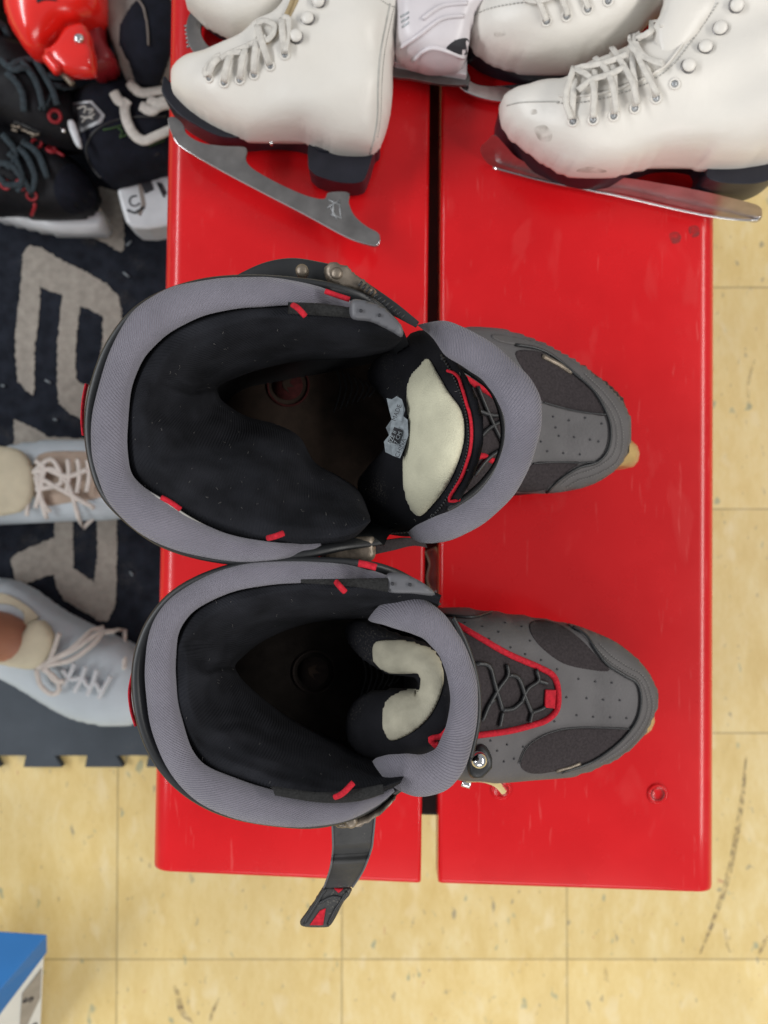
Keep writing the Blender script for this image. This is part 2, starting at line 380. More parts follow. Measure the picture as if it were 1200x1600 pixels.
def dens(pts, closed=True, n=None):
    return spline(pts, n or max(40, len(pts)*8), closed)
def blob(name, px, z, hup, hdn, m, parent, s=.003, base=None, top=None, prof=1.0, smooth=True, holes=(), noise=0, sp=True):
    """solid pillow grown from a traced outline lying at height z. base(x,y): extra height of the mid-plane; top(x,y): factor on hup."""
    ring = lambda q: [tuple(P(a[0], a[1], z))[:2] for a in (dens(q) if sp else q)]
    Q, fc, h, rim = fill_grid([ring(px)]+[ring(q) for q in holes], s)
    h = 1-(1-h)**prof if prof != 1.0 else h
    n = len(Q); V = []; mapb = {}
    bz = [z+(base(x, y) if base else 0) for x, y in Q]
    for k in range(n):
        x, y = Q[k]; f = top(x, y) if top else 1
        nz = noise*(math.sin(x*90+y*40)+math.sin(y*130-x*50)) if noise else 0
        V.append((x, y, bz[k]+h[k]*(hup*f+nz)))
    nb = n
    for k in range(n):
        if rim[k]: mapb[k] = k
        else: mapb[k] = nb; V.append((Q[k][0], Q[k][1], bz[k]-h[k]*hdn)); nb += 1
    F2 = [tuple(f) for f in fc]+[tuple(mapb[i] for i in f)[::-1] for f in fc]
    bm = bmesh.new(); vs = [bm.verts.new(v) for v in V]
    for f in F2:
        g = []
        for i in f:
            if vs[i] not in g: g.append(vs[i])
        if len(g) > 2:
            try: bm.faces.new(g)
            except Exception: pass
    bmesh.ops.remove_doubles(bm, verts=bm.verts, dist=.00002); bmesh.ops.recalc_face_normals(bm, faces=bm.faces)
    me = bpy.data.meshes.new(name); bm.to_mesh(me); bm.free()
    return finish(name, me, m, parent, smooth)
def slab(name, px, z, th, m, parent, holes=(), sp=False, bev=0, world=False):
    """flat plate with thickness th hanging below height z (z may be callable)."""
    zf = z if callable(z) else (lambda a, b: z)
    bm = bmesh.new(); loops = []
    def pt(a): return Vector((a[0], a[1], zf(*a))) if world else P(a[0], a[1], zf(a[0], a[1]))
    edges = []
    for q in [px]+list(holes):
        q = [tuple(a) for a in (dens(q) if sp else q)]; vs = [bm.verts.new(pt(a)) for a in q]
        for i in range(len(vs)): edges.append(bm.edges.new((vs[i], vs[(i+1) % len(vs)])))
    r = bmesh.ops.triangle_fill(bm, edges=edges, use_beauty=True)
    bmesh.ops.recalc_face_normals(bm, faces=bm.faces)
    for f in bm.faces:
        if f.normal.z < 0: f.normal_flip()
    ret = bmesh.ops.extrude_face_region(bm, geom=bm.faces[:])
    vs = [g for g in ret['geom'] if isinstance(g, bmesh.types.BMVert)]; bmesh.ops.translate(bm, verts=vs, vec=(0, 0, -th))
    bmesh.ops.recalc_face_normals(bm, faces=bm.faces)
    me = bpy.data.meshes.new(name); bm.to_mesh(me); bm.free()
    o = finish(name, me, m, parent, False)
    if bev: b = o.modifiers.new('b', 'BEVEL'); b.width = bev; b.segments = 3; b.limit_method = 'ANGLE'; b.angle_limit = .9
    return o
class Drape:
    def __init__(s, *obs):
        V = []; Fc = []
        for o in obs:
            dg = None; b = len(V); me = o.data
            V += [v.co.copy() for v in me.vertices]; Fc += [tuple(i+b for i in p.vertices) for p in me.polygons]
        s.t = BVHTree.FromPolygons(V, Fc)
    def __call__(s, px, py, off=0):
        d = ray(px, py).normalized(); h = s.t.ray_cast(CAM, d)
        if h[0] is None:
            q = P(px, py, BZ+.1); h = s.t.find_nearest(q)
        nrm = h[1]
        if nrm.dot(d) > 0: nrm = -nrm
        return h[0]+nrm*off, nrm
def patch(name, px, dr, m, parent, off=.0006, th=.001, s=3.0, sp=True, holes=(), smooth=True, puff=0):
    """thin cloth or leather piece lying on a modelled surface"""
    ring = dens(px) if sp else np.array(px, float)
    Q, fc, h, rim = fill_grid([ring]+[dens(q) if sp else q for q in holes], s)
    V = [dr(q[0], q[1], off+puff*hh)[0] for q, hh in zip(Q, h)]
    bm = bmesh.new(); vs = [bm.verts.new(v) for v in V]
    for f in fc:
        try: bm.faces.new([vs[i] for i in f])
        except Exception: pass
    bmesh.ops.remove_doubles(bm, verts=bm.verts, dist=.00002)
    bmesh.ops.recalc_face_normals(bm, faces=bm.faces)
    if sum(f.normal.z for f in bm.faces) < 0: bmesh.ops.reverse_faces(bm, faces=bm.faces)
    me = bpy.data.meshes.new(name); bm.to_mesh(me); bm.free()
    o = finish(name, me, m, parent, smooth)
    if th: k = o.modifiers.new('s', 'SOLIDIFY'); k.thickness = th; k.offset = -1
    return o
def dpath(pts, dr, off, n=40):
    return [dr(a[0], a[1], off)[0] for a in spline(pts, n)]
def dashes(name, pts, dr, m, parent, r=.0004, step=6, duty=.6, off=.0004):
    L = spline(pts, 400); s = np.concatenate([[0], np.cumsum(np.linalg.norm(np.diff(L, axis=0), axis=1))])
    ps = []; q = 0
    while q+step*duty < s[-1]:
        seg = [(np.interp(q+t*step*duty, s, L[:, 0]), np.interp(q+t*step*duty, s, L[:, 1])) for t in (0, .5, 1)]
        ps.append([dr(a, b, off)[0] for a, b in seg]); q += step
    return tubes(name, ps, r, m, parent, 5)
def dots(name, pts, dr, m, parent, r=.0006, off=.0001):
    V = []; Fc = []
    for a, b in pts:
        c, n = dr(a, b, off); t = n.orthogonal().normalized(); u = n.cross(t); k = len(V)
        for i in range(8): V.append(c+t*math.cos(i*math.pi/4)*r+u*math.sin(i*math.pi/4)*r)
        Fc.append(tuple(range(k, k+8)))
    me = mesh(name, V, Fc); o = finish(name, me, m, parent, False)
    k = o.modifiers.new('s', 'SOLIDIFY'); k.thickness = .0004; k.offset = 0
    return o
def ringm(name, c, n, R, r, m, parent, k=20, j=8):
    t = n.orthogonal().normalized(); u = n.cross(t); V = []; Fc = []
    for i in range(k):
        a = 2*math.pi*i/k; d = t*math.cos(a)+u*math.sin(a)
        for q in range(j):
            b = 2*math.pi*q/j; V.append(c+d*(R+r*math.cos(b))+n*r*math.sin(b))
    for i in range(k):
        for q in range(j): Fc.append((i*j+q, ((i+1) % k)*j+q, ((i+1) % k)*j+(q+1) % j, i*j+(q+1) % j))
    return finish(name, mesh(name, V, Fc), m, parent)
def revolve(name, c, axis, prof, m, parent, k=28):
    """prof: list of (radius, height along axis)"""
    t = axis.orthogonal().normalized(); u = axis.cross(t); V = []; Fc = []; n = len(prof)
    for i in range(k):
        a = 2*math.pi*i/k; d = t*math.cos(a)+u*math.sin(a)
        for r, h in prof: V.append(c+d*r+axis*h)
    for i in range(k):
        for q in range(n-1): Fc.append((i*n+q, ((i+1) % k)*n+q, ((i+1) % k)*n+q+1, i*n+q+1))
    Fc.append(tuple(i*n for i in range(k))); Fc.append(tuple(i*n+n-1 for i in range(k))[::-1])
    bm = bmesh.new(); me = mesh(name, V, Fc); bm.from_mesh(me); bmesh.ops.recalc_face_normals(bm, faces=bm.faces); bm.to_mesh(me); bm.free()
    return finish(name, me, m, parent)
def dome(name, c, n, R, h, m, parent):
    return revolve(name, c, n, [(R, -.001), (R, h*.3), (R*.85, h*.7), (R*.5, h*.95), (R*.1, h)], m, parent, 18)
def boxm(name, pts_bottom, pts_top, m, parent, bev=0):
    V = list(pts_bottom)+list(pts_top); Fc = [(3, 2, 1, 0), (4, 5, 6, 7), (0, 1, 5, 4), (1, 2, 6, 5), (2, 3, 7, 6), (3, 0, 4, 7)]
    bm = bmesh.new(); me = mesh(name, V, Fc); bm.from_mesh(me); bmesh.ops.recalc_face_normals(bm, faces=bm.faces); bm.to_mesh(me); bm.free()
    o = finish(name, me, m, parent, False)
    if bev: b = o.modifiers.new('b', 'BEVEL'); b.width = bev; b.segments = 3
    return o
def text(name, body, size, origin, xdir, normal, m, parent, ext=.0003):
    cu = bpy.data.curves.new(name, 'FONT'); cu.body = body; cu.size = size; cu.extrude = ext; cu.align_x = 'CENTER'; cu.align_y = 'CENTER'
    t = bpy.data.objects.new(name, cu); S.collection.objects.link(t)
    me = bpy.data.meshes.new_from_object(t); bpy.data.objects.remove(t)
    x = xdir.normalized(); z = normal.normalized(); y = z.cross(x); R = Matrix((x, y, z)).transposed().to_4x4(); R.translation = origin
    me.transform(R); return finish(name, me, m, parent, False)

# ================================================================== SETTING
fl = slab('floor', [(-4, -4), (4, -4), (4, 4), (-4, 4)], 0, .05, 'floor', None, world=True); fl['kind'] = 'structure'
def ribbon_flat(name, pts, w, z, m, parent):
    L = spline(pts, 40); V = []; Fc = []
    for k in range(40):
        t = L[min(k+1, 39)]-L[max(k-1, 0)]; t = t[:2]/np.linalg.norm(t[:2]); nn = np.array([-t[1], t[0]])
        ww = w*math.sin(math.pi*(k+.7)/40.6)**.5*.5
        V.append(P(*(L[k][:2]+nn*ww), z)); V.append(P(*(L[k][:2]-nn*ww), z))
    for k in range(39): Fc.append((2*k, 2*k+1, 2*k+3, 2*k+2))
    return finish(name, mesh(name, V, Fc), m, parent)
for i, (pts, w) in enumerate([([(1166, 1182), (1158, 1260), (1140, 1360), (1118, 1430), (1094, 1490)], 9),
                 ([(272, 1540), (278, 1555), (284, 1580), (302, 1600)], 10), ([(343, 1558), (332, 1582), (326, 1600)], 5),
                 ([(1200, 1462), (1192, 1478), (1186, 1492)], 7), ([(1133, 1450), (1136, 1475), (1142, 1490)], 4),
                 ([(1180, 560), (1170, 600), (1172, 640)], 4), ([(946, 1512), (948, 1530), (953, 1536)], 5)]):
    ribbon_flat('scuff_mark', pts, w, .0004+.0003*i, 'scuff', fl)

# puzzle-edged foam mat and the printed rug
def jag(q, a=1.3, step=3):
    q = np.array(list(q)+[q[0]], float); out = []
    for i in range(len(q)-1):
        L = np.linalg.norm(q[i+1]-q[i]); n = max(1, int(L/step))
        for t in range(n): out.append(q[i]+(q[i+1]-q[i])*t/n+np.random.uniform(-a, a, 2))
    return [tuple(x) for x in out]
pz = [(-400, 300), (440, 300)]
x = 428
edge = [(440, 1181)]
for k in range(3, -8, -1):
    a = 40+96*k
    if a+46 > 430: continue
    edge += [(a+46, 1181), (a+57, 1199), (a-4, 1199), (a, 1181)]
pz = [(-500, 250), (440, 250)]+edge+[(-500, 1181)]
foam = slab('foam_mat', pz, .014, .0135, 'foam', None, bev=.0015); tag(foam, 'dark grey foam floor mat with an interlocking puzzle edge along the yellow tiles', 'floor mat')
def RZ(px, py): return P(px, py, .023)
rug = slab('printed_rug', jag([(-500, -300), (300, -300), (420, 400), (425, 1040), (-500, 1040)], 1.5, 5), .021, .0068, 'rug', None)
tag(rug, 'navy pile rug with large beige letters, lying beside the red bench', 'rug')
E_out = [(36, 394), (45, 384), (63, 386), (94, 405), (135, 425), (166, 443), (184, 461), (190, 484), (189, 530), (186, 590), (172, 640), (150, 656), (126, 655), (105, 643), (92, 630), (89, 599), (90, 531), (97, 461),
         (80, 455), (63, 448), (60, 509), (54, 542), (53, 617), (40, 610), (27, 594), (24, 554), (24, 515), (29, 475), (34, 430)]
E_hole = [(125, 479), (130, 479), (144, 486), (161, 495), (160, 531), (155, 575), (140, 604), (128, 600), (119, 592), (117, 565), (121, 509)]
slab('printed_letter', jag(E_out), .0222, .003, 'beige', rug, holes=[jag(E_hole)])
R_out = [(21, 655), (45, 665), (75, 682), (140, 686), (182, 690), (183, 800), (182, 900), (180, 947), (168, 971), (154, 970), (98, 936), (87, 915), (84, 898), (63, 903), (38, 914), (23, 905), (17, 873), (28, 863), (84, 840), (86, 812), (86, 740), (40, 735), (22, 720)]
R_hole = [(114, 740), (114, 887), (147, 910), (152, 870), (152, 740)]
slab('printed_letter', jag(R_out), .0222, .003, 'beige', rug, holes=[jag(R_hole)])
slab('printed_letter', jag([(100, 345), (129, 362), (166, 380), (187, 394), (194, 388), (192, 300), (100, 280)]), .0222, .003, 'beige', rug)
for a, b, c, d in [(198, 384, 8, -7), (193, 426, 9, 7), (71, 594, 9, 5), (203, 893, 5, 6), (84, 655, 6, 2), (3, 602, 5, 2)]:
    tubes('lint', [[RZ(a, b)+Vector((0, 0, .001)), RZ(a+c, b+d)+Vector((0, 0, .002))]], .0013, 'label', rug, 6)

# ================================================================== RED BENCH
bench = thing('red_bench', 'low bench with two glossy red painted boards, skates standing on top', 'bench', (P(690, 800, 0).x, 0, 0))
def board(x0t, x1t, x0b, x1b, yb0, yb1, rl, rr):
    # outline at the near end and at the far end; the sides get their own rounding
    yt = -130
    fl_, fr_ = P(x0t, yt, BZ), P(x1t, yt, BZ); nl, nr = P(x0b, yb0, BZ), P(x1b, yb1, BZ)
    def prof(a, b, zt, ins=0):
        d = (b-a); w = d.length; d = d/w; T = .038; out = []
        for k in range(7):
            t = math.pi/2*k/6; out.append(a+d*(rl*(1-math.cos(t))+ins*0)+Vector((0, 0, -rl*(1-math.sin(t))-ins)))
        for k in range(7):
            t = math.pi/2*k/6; out.append(b-d*(rr*(1-math.sin(t)))+Vector((0, 0, -rr*(1-math.cos(t))-ins)))
        out.append(b+Vector((0, 0, -T))); out.append(a+Vector((0, 0, -T)))
        return out
    dirn = (nl-fl_).normalized(); rows = []
    rows.append(prof(fl_, fr_, BZ))
    for t in np.linspace(.1, .9, 9): rows.append([p*(1-t)+q*t for p, q in zip(prof(fl_, fr_, BZ), prof(nl, nr, BZ))])
    rows.append([p-dirn*.004 for p in prof(nl, nr, BZ)])
    rows.append([p-dirn*.001 for p in prof(nl, nr, BZ, .0012)]); rows.append(prof(nl, nr, BZ, .004))
    o = loft('board', rows, 'bench', bench, closed=True, uv=False)
    bm = bmesh.new(); bm.from_mesh(o.data); bm.verts.ensure_lookup_table(); n = len(rows[0]); m_ = len(rows)
    bm.faces.new([bm.verts[i] for i in range(n)]); bm.faces.new([bm.verts[(m_-1)*n+i] for i in range(n)])
    bmesh.ops.recalc_face_normals(bm, faces=bm.faces); bm.to_mesh(o.data); bm.free()
    o.data.polygons.foreach_set('use_smooth', [True]*len(o.data.polygons))
    e = o.modifiers.new('e', 'EDGE_SPLIT'); e.split_angle = math.radians(50)
    return o
bl = board(264, 675, 234, 658, 1363, 1382, .017, .004)
br = board(691, 1125, 685, 1122, 1382, 1397, .004, .017)
# steel under the boards
def bar(name, a, b, w, h, m, parent):
    d = (b-a).normalized(); s = d.cross(Vector((0, 0, 1))).normalized()*w/2; u = Vector((0, 0, -h))
    return boxm(name, [a-s+u, a+s+u, b+s+u, b-s+u], [a-s, a+s, b+s, b-s], m, parent, .002)
zt = BZ-.0385
bar('crossbar', P(300, 1226, zt), P(1070, 1243, zt), .045, .03, 'beam', bench)
bar('crossbar', P(300, 60, zt), P(1070, 70, zt), .045, .03, 'beam', bench)
bar('stretcher', P(684, 40, zt-.03), P(673, 1228, zt-.03), .030, .025, 'beam', bench)
for (a, b) in ((330, 1228), (1040, 1243), (330, 60), (1040, 72)):
    q = P(a, b, zt-.03); q2 = Vector((q.x, q.y, 0)); s = .02
    boxm('leg', [q2+Vector((i*s, j*s, .0)) for i, j in ((-1, -1), (1, -1), (1, 1), (-1, 1))], [q+Vector((i*s, j*s, -.001)) for i, j in ((-1, -1), (1, -1), (1, 1), (-1, 1))], 'beam', bench, .002)
for z in (P(330, 640, .12),):
    bar('stretcher', P(420, 640, .17), P(1000, 650, .17), .03, .03, 'beam', bench)
tubes('bracket', [pxpath([(672, 858, .405), (680, 880, .405), (676, 905, .405), (686, 925, .405)], 12)], .006, 'zinc', bench, 8, .5)
for a, b in ((1027, 1240), (783, 1233), (1055, 372), (1085, 362)):
    c = P(a, b, BZ)
    if b > 500:
        revolve('bolt_head', c+Vector((0, 0, .0006)), Vector((0, 0, 1)), [(.0085, -.001), (.0085, .0004), (.0075, .0014), (.0062, .0010), (.0045, -.0002), (.001, -.0004)], 'bench', bench, 24)
        ringm('paint_chip', c+Vector((0, 0, .0016)), Vector((0, 0, 1)), .0052, .0007, 'wear', bench)
    else: patch('worn_spot', [(a-9, b-6), (a+2, b-10), (a+9, b-3), (a+6, b+7), (a-5, b+8)], Drape(br), 'wear', bench, .0002, 0)
for q in ([(670, 1384), (700, 1387), (722, 1389)],): pass

# ================================================================== INLINE SKATES
def inline_frame(root, a, b, zb=.545):
    a = Vector(a); b = Vector(b); d = (a-b).normalized(); s = d.cross(Vector((0, 0, 1))).normalized()
    for sg in (-1, 1):
        V = []; prof = [(-.02, .0), (.25, -.0), (.25, -.012), (.25, -.03), (.24, -.034), (.20, -.036), (.13, -.036), (.06, -.036), (-.005, -.05), (-.03, -.045)]
        L = (a-b).length; k = L/.24
        P1 = [b+d*(x_*k-.004)+s*sg*.013+Vector((0, 0, zb+z_)) for x_, z_ in prof]; P2 = [p+s*sg*.003 for p in P1]; n = len(prof)
        me = mesh('frame_rail', P1+P2, [tuple(range(n)), tuple(range(2*n-1, n-1, -1))]+[(i, (i+1) % n, n+(i+1) % n, n+i) for i in range(n)])
        bm = bmesh.new(); bm.from_mesh(me); bmesh.ops.recalc_face_normals(bm, faces=bm.faces); bm.to_mesh(me); bm.free()
        finish('frame_rail', me, 'shell', root, False)
    for t in range(4):
        c = b+(a-b)*t/3+Vector((0, 0, BZ+.038))
        w = revolve('wheel', c, s, [(.014, -.010), (.028, -.011), (.033, -.010), (.0365, -.006), (.038, 0), (.0365, .006), (.033, .010), (.028, .011), (.014, .010)], 'gum', root, 36)
        revolve('hub', c, s, [(.004, -.0115), (.018, -.0112), (.0185, 0), (.018, .0112), (.004, .0115)], 'shell', w, 24)

def inline_skate(sp):
    root = thing('inline_skate', sp['label'], 'inline skate', P(*sp['base'], BZ), 'pair of grey inline skates on the bench')
    inline_frame(root, *sp['frame'])
    # sole
    full = sp['foot']
    blob('sole', full, .560, .010, .016, 'shell', root, s=.004, prof=3)
    # upper of the foot: closed front part only
    xt = P(sp['toe'], 800, .6).x
    def top(x, y):
        d = xt-x
        return float(np.interp(d, [0, .02, .05, .09, .13, .17], [.55, .78, 1.02, 1.75, 2.8, 3.4]))
    up = blob('boot_upper', sp['upper'], .598, .022, .036, 'greyboot', root, s=.0026, top=top, prof=2.1)
    dr = Drape(up)
    for q in sp['patches']: patch('mesh_panel', q, dr, 'brownmesh', root, .0004, .0008)
    patch('toe_rim', sp['rim'], dr, 'greyrim', root, .0009, .0016)
    for q, r in sp['seams']: tubes('seam', [dpath(q, dr, .0012, 60)], r, 'shell', root, 6)
    dashes('stitching', sp['stitch'], dr, 'stitch', root, .00030, 4.5, .5, .0020)
    dashes('stitching', sp['stitch2'], dr, 'stitch', root, .00030, 4.5, .5, .0020)
    dots('perforation', sp['dots'], dr, 'ink', root, .0007, .0004)
    # lacing panel
    patch('lace_panel', sp['lacepanel'], dr, 'brownmesh', root, .0006, .001, puff=.001)
    tubes('piping', [dpath(sp['piping'], dr, .0012, 80)], .0021, 'red', root, 8)
    lc = []
    for q in sp['laces']: lc.append(dpath(q, dr, .0030, 14))
    tubes('laces', lc, .0015, 'shell', root, 6)
    if 'tab' in sp: patch('lace_tab', sp['tab'], dr, 'red', root, .0030, .002, 2, sp=False)
    for q, w, mm in sp.get('scuffs', []): tubes('scuff', [dpath(q, dr, .0010, 12)], w, mm, root, 5, .4)
    # ---- outer shell of heel and cuff
    rim = spline_u(sp['shell'], 100)
    rows = []
    low = spline_u(sp['shell_low'], 100)
    def rrow(f, z, zz):
        return [P(rim[k][0], rim[k][1], zz(k)).lerp(P(low[k][0], low[k][1], .575), f)*1.0 for k in range(100)]
    base = [P(rim[k][0], rim[k][1], rim[k][2]) for k in range(100)]
    lowp = [P(low[k][0], low[k][1], .572) for k in range(100)]
    inn = [Vector((p.x, p.y, 0)) for p in base]; cx = sum(p.x for p in base)/100; cy = sum(p.y for p in base)/100
    ctr = Vector((cx, cy, 0))
    def shrink(p, a, dz): v = Vector((p.x-cx, p.y-cy, 0)).normalized(); return Vector((p.x, p.y, p.z+dz))-v*a
    rows = [[shrink(p, .010, -.030) for p in base], [shrink(p, .0075, -.004) for p in base], [shrink(p, .004, -.0005) for p in base], [shrink(p, .0015, 0) for p in base], [shrink(p, .0, -.002) for p in base], [shrink(p, -.0002, -.006) for p in base]]
    for f in (.12, .3, .5, .7, .85, 1): rows.append([shrink(b.lerp(l, f), .001, 0) for b, l in zip(base, lowp)])
    loft('cuff_shell', rows, 'shell', root)
    sh = sp['stripe']; tubes('heel_stripe', [[P(a+2.5, b, c) for a, b, c in spline(sh, 16)]], .0009, 'red', root, 6, 2.2)
    # ---- padded collar roll
    col = edge_tube('collar', sp['c_out'], sp['c_in'], sp['c_z'], 'collar', root, .62, n=110)
    # ---- liner
    n = 110; R0 = spline_u(sp['l0'], n); R3 = spline_u(sp['l3'], n)
    rows = []
    FZ = [(0, .745), (.02, .754), (.10, .761), (.24, .762), (.42, .755), (.62, .742), (.86, .720), (.97, .700), (1.0, .680), (.99, .64), (.97, .60)]
    qs = np.linspace(0, len(FZ)-1, 46); segs = [np.array(c, float) for c in sp['creases']]
    def crease(x_, y_):
        v = 0
        for k, c in enumerate(segs):
            A_ = c[:-1, :2]; D_ = c[1:, :2]-A_; w_ = np.array([x_, y_])-A_; t_ = np.clip((w_*D_).sum(1)/((D_**2).sum(1)+1e-9), 0, 1)
            e_ = w_-D_*t_[:, None]; dd = np.sqrt((e_**2).sum(1)); m_ = dd.argmin(); sgn = D_[m_, 0]*e_[m_, 1]-D_[m_, 1]*e_[m_, 0]
            dp, wd = c[0, 2], c[0, 3]
            v += -dp*math.exp(-(dd[m_]/wd)**2)+dp*.6*math.exp(-((dd[m_]-2.2*wd)/(1.4*wd))**2)*(1 if sgn > 0 else .4)
        return v
    for q_ in qs:
        f = float(np.interp(q_, range(len(FZ)), [a_[0] for a_ in FZ])); z = float(np.interp(q_, range(len(FZ)), [a_[1] for a_ in FZ]))
        row = []
        for k in range(n):
            u = k/(n-1); a = R0[k]*(1-f)+R3[k]*f
            wr = .0022*math.sin(f*math.pi)*(math.sin(u*31+f*5+sp['seed'])+.6*math.sin(u*57-f*9))
            cr = crease(a[0], a[1]) if q_ < 8 else 0
            row.append(P(a[0], a[1], z+wr+cr))
        rows.append(row)
    lin = loft('liner', rows, 'liner', root, sub=1)
    for q, in [(x_,) for x_ in sp['bands']]:
        edge_tube('mesh_band', q[0], q[1], [q[2]]*len(q[0]), 'mesh', root, .35, n=40, nc=12)
    for q in sp['loops']: tubes('pull_loop', [pxpath([(a_, b_, c_-.006) for a_, b_, c_ in q], 12)], .0015, 'red', root, 8, .6)
    # footbed with a printed emblem
    fb = slab('footbed', sp['footbed'], .588, .004, 'footbed', root, sp=True)
    ex, ey = sp['emblem']; c = P(ex, ey, .5885)
    if sp['seed']: fb.data.materials[0] = M['footbed_dark']
    ringm('emblem_ring', c, Vector((0, 0, 1)), 0.0145, .0009, 'footred' if sp['seed'] == 0 else 'footred_dark', fb, 30, 6)
    revolve('emblem_disc', c, Vector((0, 0, 1)), [(.0105, -.001), (.0105, .0006), (.001, .0006)], 'footred' if sp['seed'] == 0 else 'footred_dark', fb, 28)
    slab('emblem_mark', [(ex-9, ey-6), (ex+6, ey-12), (ex+2, ey-4), (ex+10, ey+2), (ex-2, ey+3), (ex+2, ey+12), (ex-7, ey+4)], .5897, .0005, 'footbed', fb)
    tubes('footbed_rib', [pxpath([(ex+75+9*i, ey-30+5*i, .5882), (ex+82+9*i, ey+5, .5882), (ex+72+9*i, ey+42-4*i, .5882)], 14) for i in range(7)], .0007, 'shell', fb, 5, .5)
    # dark cavity wall in front, under the tongue
    return root, dr, up, lin

